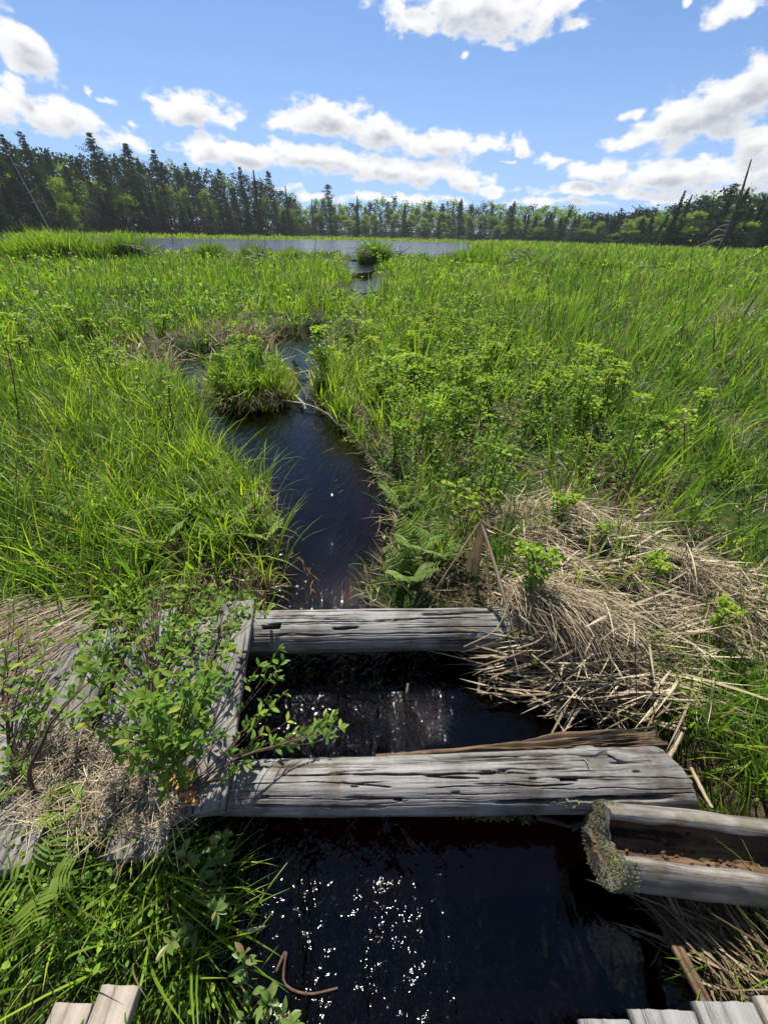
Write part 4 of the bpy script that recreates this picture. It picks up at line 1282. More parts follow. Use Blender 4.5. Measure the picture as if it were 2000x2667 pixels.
# last year's thin stems still standing all over the marsh
for r0, r1, dn, hh, wd in ((1.6, 5, 9, .45, .0035), (5, 11, 7, .6, .007), (11, 27, 2.2, .7, .018)):
    c = wedge(r0, r1, dn, 50)
    c = c[land(c[:, 0], c[:, 1], .08) & (pool_gap(c[:, 0], c[:, 1]) > .8) & (n2(c[:, 0], c[:, 1], .35, 93) > -.15)]
    n = len(c)
    straw(lm, c, ground_h(c[:, 0], c[:, 1]), hh * rng.uniform(.5, 1.35, n), wd, rng.uniform(0, 6.28, n), np.abs(rng.normal(.1, .25, n)), rng.uniform(-.1, .5, n), np.clip(rng.normal(.55, .25, n), 0, 1), 4)
tag(lm.build('dead_grass_litter', M['straw']), 'matted dry grass and stems lying on planks, banks and ground', 'dead grass', kind='stuff')

# water weed trailing under the surface at the right bank
ww = MB()
rb = np.array([PW(u, v) for u, v in ((800, 1080), (892, 1125), (930, 1180), (965, 1232), (1010, 1330), (1005, 1430), (960, 1520))])
n = 1500
i = rng.integers(0, len(rb) - 1, n)
t = rng.random(n)[:, None]
c = rb[i] * (1 - t) + rb[i + 1] * t + np.stack([-np.abs(rng.normal(.02, .11, n)), rng.normal(0, .03, n)], -1)
straw(ww, c, WZ - rng.uniform(.012, .06, n), rng.uniform(.12, .40, n), rng.uniform(.004, .011, n), rng.normal(-1.75, .25, n), rng.normal(1.55, .04, n), rng.uniform(0, .12, n), np.clip(rng.normal(.5, .25, n), 0, 1), 5)
q = np.array([PW(u, v) for u, v in ((745, 1440), (780, 1450), (815, 1500), (822, 1550))])
n = 140
i = rng.integers(0, 3, n)
t = rng.random(n)[:, None]
c = q[i] * (1 - t) + q[i + 1] * t + rng.normal(0, .012, (n, 2))
straw(ww, c, WZ + rng.uniform(-.03, .001, n), rng.uniform(.04, .12, n), rng.uniform(.002, .004, n), rng.normal(-1.3, .4, n), rng.normal(1.52, .05, n), .1, np.clip(rng.normal(.6, .2, n), 0, 1), 4)
tag(ww.build('water_weed', M['weed']), 'golden brown weed trailing under the stream surface along the right bank', 'water weed', kind='stuff')

# ---------------------------------------------------------------- single stalks and sticks
def stand(u, v):
    """ground point whose image is (u, v)"""
    z = 0.0
    for _ in range(25):
        q = P(u, v, z)
        z = 0.5 * z + 0.5 * float(ground_h(q[0:1], q[1:2])[0])
    return P(u, v, z)


def top_at(base, u, v):
    """point on the view ray of (u, v) as far away (in plan) as base"""
    dr = ray(u, v)
    return CAMP + dr * (np.hypot(base[0], base[1]) / np.hypot(dr[0], dr[1]))


def ribbon(pts, wd, n=28, seed=0.0, cup=.25):
    p = spline(pts, n) if len(pts) > 2 else np.linspace(pts[0], pts[1], n)
    tg = np.gradient(p, axis=0)
    tg /= np.linalg.norm(tg, axis=1)[:, None] + 1e-9
    s1 = np.cross(tg, np.array([0, 0.25, 1.0]))
    s1 /= np.linalg.norm(s1, axis=1)[:, None] + 1e-9
    nn = np.cross(s1, tg)
    w_ = wd * .62 * (0.75 + .4 * vnoise(np.stack([np.arange(n) * .4, np.full(n, seed), np.zeros(n)], -1)))
    w_[-2:] *= .7
    rows = np.stack([p - s1 * w_[:, None], p + nn * (wd * cup), p + s1 * w_[:, None], p - nn * (wd * .12)], 1)
    mb = MB()
    mb.add(rows, grid_faces(n, 4, True), .62 + .36 * ((seed * 7.31) % 1))
    return mb


# the broken reed tent beside the log: every stalk a thing
APEX = P(1252, 1356, .36)
for k, (pts, wd, lab) in enumerate([
        ([P(1128, 1545, -.08), P(1190, 1450, .16), APEX], .016, 'long pale reed leaning from the grass up to the tip of the broken reed tent'),
        ([P(1236, 1500, -.05), P(1244, 1420, .2), P(1256, 1362, .35)], .042, 'thick upright broken cattail stalk under the tip of the reed tent'),
        ([P(1222, 1490, -.05), P(1229, 1440, .10), P(1232, 1428, .13)], .030, 'short upright stump of reed left of the thick broken cattail stalk'),
        ([APEX, P(1290, 1475, .2), P(1325, 1600, .03), P(1358, 1715, -.16)], .020, 'long bent reed falling from the reed tent tip across the far log'),
        ([APEX, P(1262, 1400, .27), P(1269, 1455, .12), P(1272, 1535, -.02)], .012, 'thin reed hanging straight down from the reed tent tip'),
        ([APEX + np.array([0, 0, .008]), P(1275, 1370, .34), P(1345, 1402, .25)], .014, 'reed bent over sideways at the reed tent tip, pointing right'),
        ([P(1310, 1520, .05), P(1390, 1590, .02), P(1450, 1640, -.01)], .022, 'flat grey reed lying slantwise on the right end of the far log'),
        ([P(1380, 1480, .10), P(1500, 1620, .03), P(1660, 1765, -.12)], .016, 'longest thin reed slanting down right across the reed heap'),
        ([P(1350, 1400, .13), P(1480, 1440, .14), P(1570, 1520, .12), P(1630, 1650, .02)], .014, 'reed curving down over the right side of the reed heap'),
        ([P(1250, 1765, -.28), P(1246, 1800, -.325), P(1246, 1803, -.325)], .014, 'short upright end of the reed snapped at a right angle over the water'),
        ([P(1246, 1804, -.325), P(1380, 1812, -.32), P(1500, 1790, -.28)], .015, 'reed snapped at a right angle over the water, long level part'),
        ([P(1470, 1795, -.27), P(1560, 1798, -.27), P(1640, 1805, -.27)], .017, 'pale reed lying level where the heap meets the water'),
        ([P(1375, 1838, -.325), P(1480, 1835, -.30), P(1650, 1870, -.22), P(1770, 1905, -.12)], .018, 'long pale reed slanting from the water up to the right bank grass'),
        ([P(1580, 1825, -.24), P(1680, 1870, -.2), P(1790, 1900, -.12)], .022, 'broad pale reed just above the slanting long reed at the right bank'),
        ([P(1775, 1908, -.06), P(1755, 1950, -.06), P(1738, 1978, -.07)], .016, 'short reed standing against the right end of the near log'),
        ([P(1437, 1858, -.305), P(1480, 1920, -.2), P(1532, 1990, -.02)], .006, 'very thin stalk leaning from the water onto the near log'),
        ([P(1063, 1780, -.305), P(1060, 1800, -.335), P(1058, 1803, -.34)], .012, 'short reed end poking from the dark water under the far log'),
        ([P(1800, 2000, -.1), P(1835, 2070, -.1), P(1855, 2105, -.1)], .016, 'brown reed beside the right tip of the near log'),
        ([P(1208, 1685, -.1), P(1290, 1640, .0), P(1330, 1560, .1)], .006, 'thin curved stem drooping over the face of the far log'),
        ([P(1345, 1690, -.06), P(1400, 1670, -.03), P(1430, 1640, .02)], .010, 'small reed kinked against the front of the far log end'),
        ([P(1990, 1720, -.02), P(1900, 1690, .0), P(1800, 1710, -.03)], .014, 'pale stick lying level at the right frame edge by the reed heap')]):
    tag(ribbon(pts, wd, seed=k * 1.7).build('dead_reed', M['reed']), lab, 'reed', 'single dead reeds at the log and water edge')

# broken pale reeds standing in the patch behind the islet and in the right meadow
for k, (u, v, up_, dx) in enumerate([(440, 965, 62, 5), (432, 962, 50, -8), (452, 966, 40, 22), (600, 925, 70, 40), (585, 930, 62, 60), (625, 925, 72, 25), (640, 930, 60, -45), (655, 926, 52, 30), (570, 938, 40, 70), (610, 935, 58, 12), (690, 905, 60, 55), (705, 900, 46, -30), (560, 900, 34, 60), (530, 890, 30, 70), (650, 910, 66, -12), (668, 922, 48, 36),
                                     (1890, 860, 58, 8), (1900, 858, 66, 18), (1882, 862, 44, -14), (1908, 860, 40, 30), (1875, 866, 34, -40), (1915, 862, 48, 6)]):
    b = stand(u, v)
    t_ = top_at(b, u + dx, v - up_)
    right_ = u > 1500
    rr_ = np.hypot(b[0], b[1])
    pts_ = [b, b * .4 + t_ * .6 + rng.normal(0, .02, 3), t_] if k % 3 else [b, t_, t_ + np.array([rng.normal(0, .12), .05, -abs(rng.normal(0, .12))])]
    o = ribbon([np.array(q_) - b for q_ in pts_], .0042 * rr_, seed=k * 2.3).build('broken_reed', M['reed'])
    o.location = b
    tag(o, 'pale broken reed in the clump standing in the right meadow' if right_ else 'pale broken reed in the dead patch behind the grassy islet', 'reed', 'pale broken reeds in the right meadow' if right_ else 'pale broken reeds behind the islet')

# dry stalks standing in the marsh
nst = 0
STK = [(353, 660, 583, 1), (452, 668, 592, 1), (690, 680, 592, 1), (478, 760, 632, 0), (492, 765, 640, 0), (503, 762, 690, 0), (523, 728, 672, 0), (529, 730, 668, 0), (536, 732, 690, 0), (566, 712, 640, 0), (575, 728, 660, 0), (655, 720, 655, 0), (662, 715, 650, 1), (672, 702, 640, 0), (740, 705, 660, 0), (790, 700, 655, 0), (816, 690, 620, 0),
       (110, 790, 668, 0), (195, 796, 655, 1), (262, 772, 672, 0), (290, 735, 668, 0), (600, 700, 650, 0), (625, 725, 670, 0)]
for k, (u, vb, vt, head) in enumerate(STK):
    b = stand(u, vb + 8)
    t_ = top_at(b, u + rng.normal(0, 4) - (18 if u < 300 else 0), vt)
    mid_ = (b + t_) / 2 + rng.normal(0, .03, 3)
    w_ = .0075 * np.hypot(b[0], b[1]) / 8
    s = thing('cattail_stalk', 'dry brown cattail stalk standing in the left marsh grass', 'cattail', (0, 0, 0), 0, 'dry cattail stalks in the left marsh')
    s['label'] = 'dry cattail stalk with a fluffy head in the left marsh' if head else 'bare dry cattail stalk without a head in the left marsh'
    s['group'] = 'headed cattail stalks in the left marsh' if head else 'bare cattail stalks in the left marsh'
    s.location = b
    mb = MB()
    tube(mb, spline([b, mid_, t_], 10) - b, np.linspace(w_, w_ * .5, 10), 5)
    mb.build('stalk', M['dry_stick'], s)
    if head:
        mb = MB()
        tube(mb, np.linspace(t_ * .82 + mid_ * .18, t_ * .985 + mid_ * .015, 7) - b, w_ * np.array([.8, 2.6, 3.1, 2.9, 3.0, 2.2, .6]), 8)
        mb.build('seed_head', M['cattail_head'], s)

# sticks of the beaver dam, showing in four places
for (u, v, n, sx_, nm) in ((378, 648, 11, .55, 'dry grey beaver stick in the pile beside the left grass hummock'), (952, 657, 8, .35, 'dry grey beaver stick in the pile at the dam gap'), (1028, 655, 7, .5, 'dry grey beaver stick in the pile right of the dam gap'), (1364, 668, 14, .5, 'pale beaver stick in the pile in the right meadow'), (665, 668, 5, .25, 'pale fallen stick among the dry cattails of the left marsh'), (1945, 686, 4, .5, 'brown stick in the grass near the right frame edge')):
    dist = {378: 25.5, 952: 25.5, 1028: 26.5, 1364: 21.0, 665: 17.0, 1945: 15.0}[u]
    dr = ray(u, v)
    q = CAMP + dr * dist / np.hypot(dr[0], dr[1])
    for k in range(n):
        c = q + rng.normal(0, 1, 3) * np.array([sx_, .3, .10])
        a = rng.normal(0, 1, 3) * np.array([1, .6, .55])
        a = a / np.linalg.norm(a) * rng.uniform(.25, .6) * (.45 if u == 1945 else .8)
        mb = MB()
        w_ = rng.uniform(.018, .034) * (.5 if u == 1945 else 1)
        tube(mb, spline([-a, rng.normal(0, .03, 3), a], 7), np.linspace(w_, w_ * .6, 7), 6)
        o = mb.build('stick', M['dry_stick'])
        o.location = c
        tag(o, nm, 'stick', nm.replace('stick', 'sticks', 1))
# wooden stub and driftwood at the islet
b = P(772, 974, WZ)
mb = MB()
tube(mb, spline([np.array([0, 0, -.15]), np.array([.0, 0, .1]), np.array([-.02, 0, .24])], 9), np.array([.05, .05, .048, .046, .046, .045, .042, .03, .008]), 10)
o = mb.build('wooden_stub', M['dead_bark'])
o.location = b
tag(o, 'short dark wooden stub standing in the stream behind the islet', 'post')
for k, (pts, rd, lab) in enumerate([([(735, 1052), (800, 1066), (850, 1082), (880, 1115)], .016, 'pale bent driftwood stick lying along the bank right of the islet'), ([(770, 1040), (790, 1062), (797, 1072)], .022, 'short pale driftwood piece crossing the bent stick by the islet'), ([(760, 985), (800, 978), (812, 974)], .018, 'dark branch lying level behind the islet beside the stub')]):
    pp = np.array([np.append(PW(u, v), WZ + .05 + .02 * math.sin(i * 2)) for i, (u, v) in enumerate(pts)])
    mb = MB()
    tube(mb, spline(pp - pp[0], 16), np.linspace(rd, rd * .5, 16) * (1 + .2 * np.sin(np.arange(16) * 1.9)), 7)
    o = mb.build('driftwood', M['dry_stick'])
    o.location = pp[0]
    tag(o, lab, 'driftwood')
for k, (pts, rd, lab, mt) in enumerate([([P(620, 2428, -.33), P(650, 2424, -.32), P(690, 2415, -.32)], .006, 'short pink grey twig poking out over the near water', 'dry_stick'), ([P(1400, 2130, -.3), P(1440, 2140, -.32), P(1490, 2155, -.33)], .011, 'dark wet branch hanging in the gap before the hollow log', 'dead_bark'), ([P(1488, 2158, -.33), P(1510, 2150, -.31), P(1532, 2140, -.29)], .013, 'broken brown branch end touching the hollow log', 'dead_bark'),
                                        ([P(720, 2530, -.335), P(745, 2480, -.32), P(740, 2560, -.335), P(800, 2590, -.34), P(880, 2575, -.34)], .005, 'thin sunken twig curled in the near water', 'twig')]):
    mb = MB()
    tube(mb, spline(pts, 16) - pts[0], np.linspace(rd, rd * .6, 16), 7)
    o = mb.build('twig', M[mt])
    o.location = pts[0]
    tag(o, lab, 'twig')

# foam in the corner of the reed heap
fb = MB()
c0 = P(1462, 1850, WZ)
n = 240
pp = c0 + rng.normal(0, 1, (n, 3)) * np.array([.035, .018, 0])
th = np.arange(6) * math.pi / 3
for p_ in pp:
    r_ = rng.uniform(.002, .006)
    ring = [np.stack([np.cos(th) * r_ * c_, np.sin(th) * r_ * c_, 0 * th + r_ * s_], -1) for c_, s_ in ((1, 0), (.72, .7), (.05, 1))]
    fb.add(np.concatenate(ring) + p_, grid_faces(3, 6, True))
fm, fnt, fo = new_mat('foam')
pbf = nd(fnt, 'ShaderNodeBsdfPrincipled', None, Base_Color=(.62, .62, .6, 1), Roughness=.35)
fnt.links.new(pbf.outputs[0], fo.inputs[0])
tag(fb.build('foam', fm), 'patch of white bubbles caught between water and reeds', 'foam', kind='stuff')


# ---------------------------------------------------------------- leafy shrub over the old planks
def spray(lb_, p, dirn, n, size, tint, tmpl=LEAF_LONG, length=.10):
    """leaves along the end of a twig and a whorl at its tip"""
    dirn = dirn / np.linalg.norm(dirn)
    t = np.concatenate([rng.random(n // 2) * .9, np.ones(n - n // 2)])
    pos_ = p - dirn * length * (1 - t)[:, None]
    dv = rng.normal(0, 1, (n, 3))
    dv -= (dv @ dirn)[:, None] * dirn * .5
    dv /= np.linalg.norm(dv, axis=1)[:, None]
    dv = dv + dirn * np.where(t > .95, .8, .3)[:, None] + np.array([0, 0, .25])
    stamp(lb_, *tmpl, frames(dv, roll=rng.normal(0, .4, n)), pos_, size * rng.uniform(.65, 1.25, n), np.clip(tint + .28 * (t > .95) * rng.random(n) + rng.normal(0, .14, n), 0, 1))


def shrub(name, label, cat, roots, tips, leafn, size, tint, thick=.006):
    """roots: stem feet; tips: twig ends in the world; each main stem is a part, the leaves one part"""
    root = thing(name, label, cat, tuple(np.mean(roots, 0)))
    off = np.array(root.location)
    tips = np.array(tips)
    lv = MB()
    own = [np.argsort(np.linalg.norm((tips - r_)[:, :2], axis=1) + 0 * tips[:, 0]) for r_ in roots]
    assign = np.argmin(np.stack([np.abs(np.arctan2(tips[:, 0] - off[0], tips[:, 1] - off[1] + .35) - (-1.0 + 2.0 * k / max(1, len(roots) - 1))) + rng.random(len(tips)) * .35 for k in range(len(roots))]), 0)
    for k, r_ in enumerate(roots):
        tp = tips[assign == k]
        if not len(tp):
            continue
        sb = MB()
        far_ = tp[np.argmax(np.linalg.norm(tp - r_, axis=1))]
        main = spline([r_, r_ * .6 + far_ * .4 + np.array([0, 0, .10]), far_], 26) + .012 * np.stack([fbm(np.stack([np.linspace(0, 5, 26), np.full(26, k * 3.1 + j), np.zeros(26)], -1), 2) for j in range(3)], -1)
        tube(sb, main - off, np.linspace(thick, thick * .25, 26), 6)
        for t_ in tp:
            j = np.clip(np.argmin(np.linalg.norm(main - (t_ * .55 + r_ * .45), axis=1)), 2, 24)
            s_ = main[j]
            midp = s_ * .45 + t_ * .55 + np.array([0, 0, -.015]) + rng.normal(0, .018, 3)
            tw = spline([s_, midp, t_], 9)
            tube(sb, tw - off, np.linspace(thick * .4, thick * .15, 9), 4)
            spray(lv, t_ - off, t_ - midp, leafn + int(rng.integers(-2, 3)), size, tint)
            for q_ in (tw[4], tw[6]):
                if rng.random() < .6:
                    spray(lv, q_ - off + rng.normal(0, .01, 3), rng.normal(0, .6, 3) + (t_ - midp) / np.linalg.norm(t_ - midp), 4, size * .85, tint - .08, length=.03)
        sb.build('stem', M['twig'], root)
    lv.build('leaves', M['bush_leaf'], root)
    return root


DP = 2000 / 1659.0
poly = np.array([(215, 1262), (330, 1232), (455, 1240), (545, 1290), (525, 1400), (470, 1460), (450, 1540), (450, 1640), (400, 1700), (330, 1690), (240, 1640), (170, 1560), (165, 1430), (190, 1340)]) * DP
tips = []
while len(tips) < 150:
    q = poly.min(0) + rng.random(2) * np.ptp(poly, axis=0)
    if poly_sd(q[0:1], q[1:2], poly)[0] < 0:
        fr = 1 - (q[1] - poly[:, 1].min()) / np.ptp(poly[:, 1])
        hz_ = .05 + rng.uniform(.0, .28) + .22 * math.sin(min(1, fr * 1.15) * math.pi)
        if rng.random() < .5 + .5 * fr:
            tips.append(P(q[0], q[1], hz_))
for (u, v, z) in ((600, 1405, .10), (612, 1430, .08), (560, 1440, .16), (600, 1470, .03), (612, 1500, .0), (585, 1530, .02), (620, 1560, -.03), (665, 1590, -.08), (700, 1555, -.05), (720, 1545, -.02), (735, 1575, -.03), (690, 1580, -.05), (640, 1600, -.06), (560, 1590, .02), (545, 1625, .0), (530, 1650, .02), (590, 1600, .0), (560, 1540, .04), (715, 1562, -.04), (560, 1310, .12), (578, 1318, .06), (530, 1255, .25)):
    tips.append(P(u * DP, v * DP, z))
roots = [P(u * DP, v * DP, -.02) for u, v in ((300, 1712), (325, 1722), (345, 1700), (362, 1724), (380, 1712), (398, 1728), (412, 1716), (372, 1742))]
shrub('shrub', 'leafy green shrub with oval leaves spreading over the old planks and the water', 'shrub', roots, tips, 9, .036, .66)
tips = [P(u * DP, v * DP, z) for u, v, z in ((20, 1450, .3), (60, 1440, .32), (95, 1450, .3), (130, 1470, .25), (100, 1500, .2), (150, 1510, .2), (180, 1480, .28), (30, 1500, .2), (15, 1560, .15), (60, 1520, .2), (120, 1540, .12), (80, 1560, .12), (20, 1620, .1), (190, 1530, .15), (10, 1400, .3), (230, 1440, .3), (75, 1590, .05), (60, 1330, .22), (110, 1350, .2), (20, 1340, .25), (150, 1390, .25), (40, 1380, .25), (170, 1430, .2), (30, 1300, .2), (100, 1400, .22), (140, 1320, .2))]
shrub('shrub', 'sparse small shrub with yellowish leaves on a grey stem at the left frame edge', 'shrub', [P(45 * DP, 1735 * DP, -.02), P(60 * DP, 1725 * DP, -.02)], tips, 7, .036, .68, .008)
# reddish leafy stems leaning over the near water
for (u, v, n, lab, hh) in ((1005 / 2, 2300 / 1.0, 5, 'leafy plant with dull reddish green leaves leaning over the near water', .32), (620, 2545, 4, 'smaller plant with reddish green leaves near the bottom of the frame', .25)):
    b = P(u + 60, v + 60, -.30)
    pl_ = thing('leafy_plant', lab, 'plant', tuple(b))
    sb, lv = MB(), MB()
    for k in range(n):
        t_ = np.array([rng.normal(.03, .07), rng.normal(.03, .07), hh * rng.uniform(.7, 1.1)])
        st = spline([np.zeros(3), t_ * .5 + rng.normal(0, .01, 3), t_], 10)
        tube(sb, st, np.linspace(.003, .0015, 10), 5)
        for q_ in (3, 5, 6, 7, 8):
            spray(lv, st[q_], st[q_] - st[q_ - 1], 3, .038, .35, length=.02)
        spray(lv, st[9], st[9] - st[8], 7, .036, .6, length=.02)
    sb.build('stem', M['twig'], pl_)
    lv.build('leaves', M['reddish_leaf'], pl_)

# dry oak leaf on the plank
ol = MB()
th = np.linspace(0, 1, 31)
lobes = .2 * np.sin(th * math.pi) ** .8 * (1 + .42 * np.sin(th * math.pi * 7.0))
zz = .10 * np.sin(th * 9) * .5 + .06
rows = np.stack([np.stack([th, -lobes, zz + lobes * .6], -1), np.stack([th, 0 * th, zz], -1), np.stack([th, lobes, zz + lobes * .35], -1)], 1) * .12
ol.add(rows, grid_faces(31, 3), .7)
o = ol.build('oak_leaf', M['oak_leaf'])
o.location = P(430, 2050, .03)
o.rotation_euler = (.3, -.15, .5)
tag(o, 'dry orange oak leaf caught under the stems of the leafy shrub', 'leaf')
ol = MB()
ol.add(rows * .8, grid_faces(31, 3), .4)
o = ol.build('oak_leaf', M['oak_leaf'])
o.location = P(470, 2040, .035)
o.rotation_euler = (-.2, .3, -.7)
tag(o, 'second dry oak leaf, browner, just right of the orange one under the shrub', 'leaf')


# ---------------------------------------------------------------- raspberry canes (one of each kind, then copies)
def compound(lb_, p, dirn, size, tint):
    """three leaflets on a short stalk"""
    dirn = dirn / np.linalg.norm(dirn)
    s_ = np.cross(dirn, [0, 0, 1.0])
    s_ /= np.linalg.norm(s_) + 1e-9
    d3 = np.array([dirn + [0, 0, -.1], dirn * .35 + s_ * .9, dirn * .35 - s_ * .9]) + rng.normal(0, .22, (3, 3)) + np.array([0, 0, rng.normal(-.15, .45)])
    base = p + dirn * size * .7
    stamp(lb_, *LEAF_OVATE, frames(d3, roll=rng.normal(rng.normal(0, .5), .4, 3)), np.array([base + dirn * size * .15, base, base]), size * np.array([1.05, .85, .85]), np.clip(tint + rng.normal(0, .1, 3), 0, 1))


def raspberry(name, ncane, hh, bare, size, arch):
    root = thing(name, 'x', 'bramble')
    lv = MB()
    for k in range(ncane):
        a = rng.random() * 6.28
        reach = np.array([math.cos(a), math.sin(a), 0]) * hh * arch * rng.uniform(.4, 1)
        t_ = reach + np.array([0, 0, hh * rng.uniform(.75, 1.05) * (1 - .3 * arch)])
        st = spline([np.array([*rng.normal(0, .04, 2), -.03]), reach * .25 + np.array([0, 0, hh * .55]), reach * .65 + np.array([0, 0, hh * .92]), t_], 26)
        sb = MB()
        tube(sb, st, np.linspace(.0045, .0018, 26), 5)
        for j in range(int(26 * bare), 26):
            if rng.random() < (.95 if bare < .4 else .7):
                aa = j * 2.4 + rng.normal(0, .4)
                compound(lv, st[j], np.array([math.cos(aa), math.sin(aa), .35]), size * rng.uniform(.7, 1.2), .6 + .3 * j / 26)
        sb.build('cane', M['twig'], root)
    lv.build('leaves', M['leafy'], root)
    return root


protos = [raspberry('raspberry_bush', *q) for q in ((7, .56, .12, .030, .35), (6, .48, .1, .036, .5), (5, .72, .3, .028, .35), (6, .40, .08, .040, .6), (4, .82, .4, .030, .45), (8, .36, .05, .026, .7), (3, .66, .25, .046, .3))]
NP = len(protos)
spots = []
while len(spots) < 165:
    c = wedge(1.7, 9.5, 1.2, 48)
    x, y = c[:, 0], c[:, 1]
    ok = land(x, y, .10) & (rng.random(len(c)) < .05 + .8 * sstep(.3, 1.05, leafiness(x, y))) & (poly_sd(x, y, MOUND) > .05)
    spots += [tuple(q) for q in c[ok]]
spots = spots[:165]
first = [True] * NP
for k, (x, y) in enumerate(spots):
    i = k % NP
    left_ = x < -.35
    lab = 'leafy raspberry bush in the thicket on the left bank of the stream' if left_ else ('leafy raspberry bush in the thicket right of the stream, near half' if y < 4.2 else 'leafy raspberry bush in the thicket right of the stream, far half')
    grp = 'raspberry bushes on the left bank' if left_ else ('raspberry bushes right of the stream, near half' if y < 4.2 else 'raspberry bushes right of the stream, far half')
    z = float(ground_h(np.array([x]), np.array([y]))[0])
    s = rng.uniform(.6, 1.2)
    if first[i]:
        first[i] = False
        r_ = protos[i]
        r_.location, r_.rotation_euler, r_.scale = (x, y, z), (0, 0, rng.random() * 6.28), (s, s, s)
        tag(r_, lab, None, grp)
    else:
        dup(protos[i], (x, y, z), (0, 0, rng.random() * 6.28), (s, s, s), lab, grp)

# small bright raspberry on the reed heap
r_ = raspberry('raspberry_bush', 4, .34, .15, .034, .3)
r_.location = P(1372, 1560, .0)
r_['label'] = 'small bright raspberry bush growing out of the reed heap beside the far log'
r2 = dup(r_, tuple(P(1690, 1520, .0)), (0, 0, 2.1), (.7, .7, .6), 'low raspberry sprout on the right half of the reed heap')
r4 = dup(r_, tuple(P(1560, 1420, .02)), (0, 0, 1.0), (.55, .55, .5), 'tiny raspberry sprout near the top of the reed heap')
r5 = dup(r_, tuple(P(1850, 1640, .02)), (0, 0, 5.2), (.6, .6, .55), 'raspberry sprout low on the right side of the reed heap')
r3 = dup(r_, tuple(P(1440, 1370, -.05)), (0, 0, 4.0), (.9, .9, .8), 'raspberry bush at the upper edge of the reed heap')

# long arching canes that rise above the thicket, each its own
CANES = [((1190, 900), (1010, 700), (935, 615), 'long dark cane arching from the thicket towards the dam gap'), ((1050, 850), (960, 740), (850, 690), 'dark cane arching left in front of the narrow stream'), ((1145, 880), (1165, 740), (1148, 700), 'upright leafy cane with dark stem in the middle of the thicket'), ((1330, 860), (1290, 720), (1225, 720), 'thin cane arching to the left above the right meadow'), ((1455, 830), (1420, 700), (1360, 700), 'bare cane curling left in the right meadow'), ((1800, 870), (1795, 720), (1812, 560), 'tall leafy cane rising above the dark trees on the right'), ((1620, 830), (1615, 720), (1605, 640), 'short leafy cane left of the tall leafy one in the right meadow'),
         ((1700, 850), (1900, 720), (2010, 640), 'long cane leaning right to a leafy tip at the frame edge'), ((1170, 1010), (1170, 900), (1200, 830), 'reddish bare cane standing in the raspberry thicket'), ((60, 1130), (30, 960), (0, 850), 'dark leafy cane rising at the left frame edge'), ((1545, 820), (1570, 700), (1594, 595), 'thin bare cane with forked tip against the trees'), ((1640, 780), (1690, 690), (1722, 600), 'tan bare cane leaning right in the right meadow')]
for k, (b_, m_, t_, lab) in enumerate(CANES):
    b = stand(b_[0], b_[1] + 40)
    if np.hypot(b[0], b[1]) > 7.5:
        b = b * (7.5 / np.hypot(b[0], b[1]))
        b[2] = ground_h(b[:1], b[1:2])[0]
    mpt, tpt = top_at(b, *m_), top_at(b, *t_)
    mpt[2] = max(mpt[2], b[2] + .1)
    root = thing('bramble_cane', lab, 'cane', tuple(b))
    st = spline([np.zeros(3), mpt - b, tpt - b], 40)
    sb, lv = MB(), MB()
    bare = k in (4, 8, 10, 11)
    tube(sb, st, np.linspace(.006, .002, 40), 5)
    for j in range(3, 40):
        if rng.random() < (.0 if bare else .55):
            aa = j * 2.4
            compound(lv, st[j], np.array([math.cos(aa), math.sin(aa), .35]), rng.uniform(.03, .05), .62)
    sb.build('stem', M['twig'] if k != 11 else M['dry_stick'], root)
    if not bare:
        lv.build('leaves', M['leafy'], root)


# ---------------------------------------------------------------- ferns
def fern(nf, ln, pairs, broad=1.0):
    root = thing('fern', 'x', 'fern')
    for k in range(nf):
        a = k * 2.4 + rng.normal(0, .3)
        h = np.array([math.cos(a), math.sin(a), 0])
        st = spline([np.zeros(3), h * ln * .22 + np.array([0, 0, ln * .5]), h * ln * .55 + np.array([0, 0, ln * .78])], 30)
        mb = MB()
        tube(mb, st, np.linspace(.0022, .0008, 30), 4, .3)
        tg = np.gradient(st, axis=0)
        tg /= np.linalg.norm(tg, axis=1)[:, None]
        js = np.linspace(9, 28, pairs).astype(int)
        for q_, j in enumerate(js):
            f_ = q_ / pairs
            pl_ = ln * .30 * broad * math.sin(min(1, .35 + f_ * .9) * math.pi * .82) + .012
            s_ = np.cross(tg[j], [0, 0, 1.0])
            s_ /= np.linalg.norm(s_) + 1e-9
            dv = np.array([s_ + tg[j] * .35, -s_ + tg[j] * .35])
            stamp(mb, *LEAF_LANCE, frames(dv, roll=rng.normal(0, .15, 2)), np.array([st[j], st[j]]), pl_ * rng.uniform(.9, 1.1), np.clip(rng.normal(.6, .15), 0, 1))
        mb.build('frond', M['fern'], root)
    return root


fp = [fern(6, .34, 15, .8), fern(7, .30, 13, .9), fern(5, .38, 16, .75)]
FSP = [(1420, 1070, 'right'), (1445, 1040, 'right'), (1700, 1030, 'right'), (1640, 980, 'right'), (1290, 1000, 'right'), (1390, 890, 'right'), (1240, 930, 'right'), (1830, 1050, 'right'), (1560, 1120, 'right'), (1050, 1310, 'bank'), (1080, 1420, 'bank'), (1140, 1440, 'bank'), (1060, 1500, 'bank'), (1020, 1270, 'bank'), (560, 1300, 'left'), (470, 1330, 'left'), (620, 1340, 'left'), (430, 1420, 'left'), (590, 1390, 'left'), (330, 1200, 'left'), (250, 1340, 'left'), (690, 1390, 'left'), (1480, 990, 'right'), (1160, 860, 'right')]
LB = {'right': ('bright green fern in the tall growth of the right bank', 'ferns in the right bank growth'), 'bank': ('fern at the right water edge just behind the far log', 'ferns at the right water edge'), 'left': ('bright green fern in the grass of the left bank', 'ferns in the left bank grass')}
ff = [True] * 3
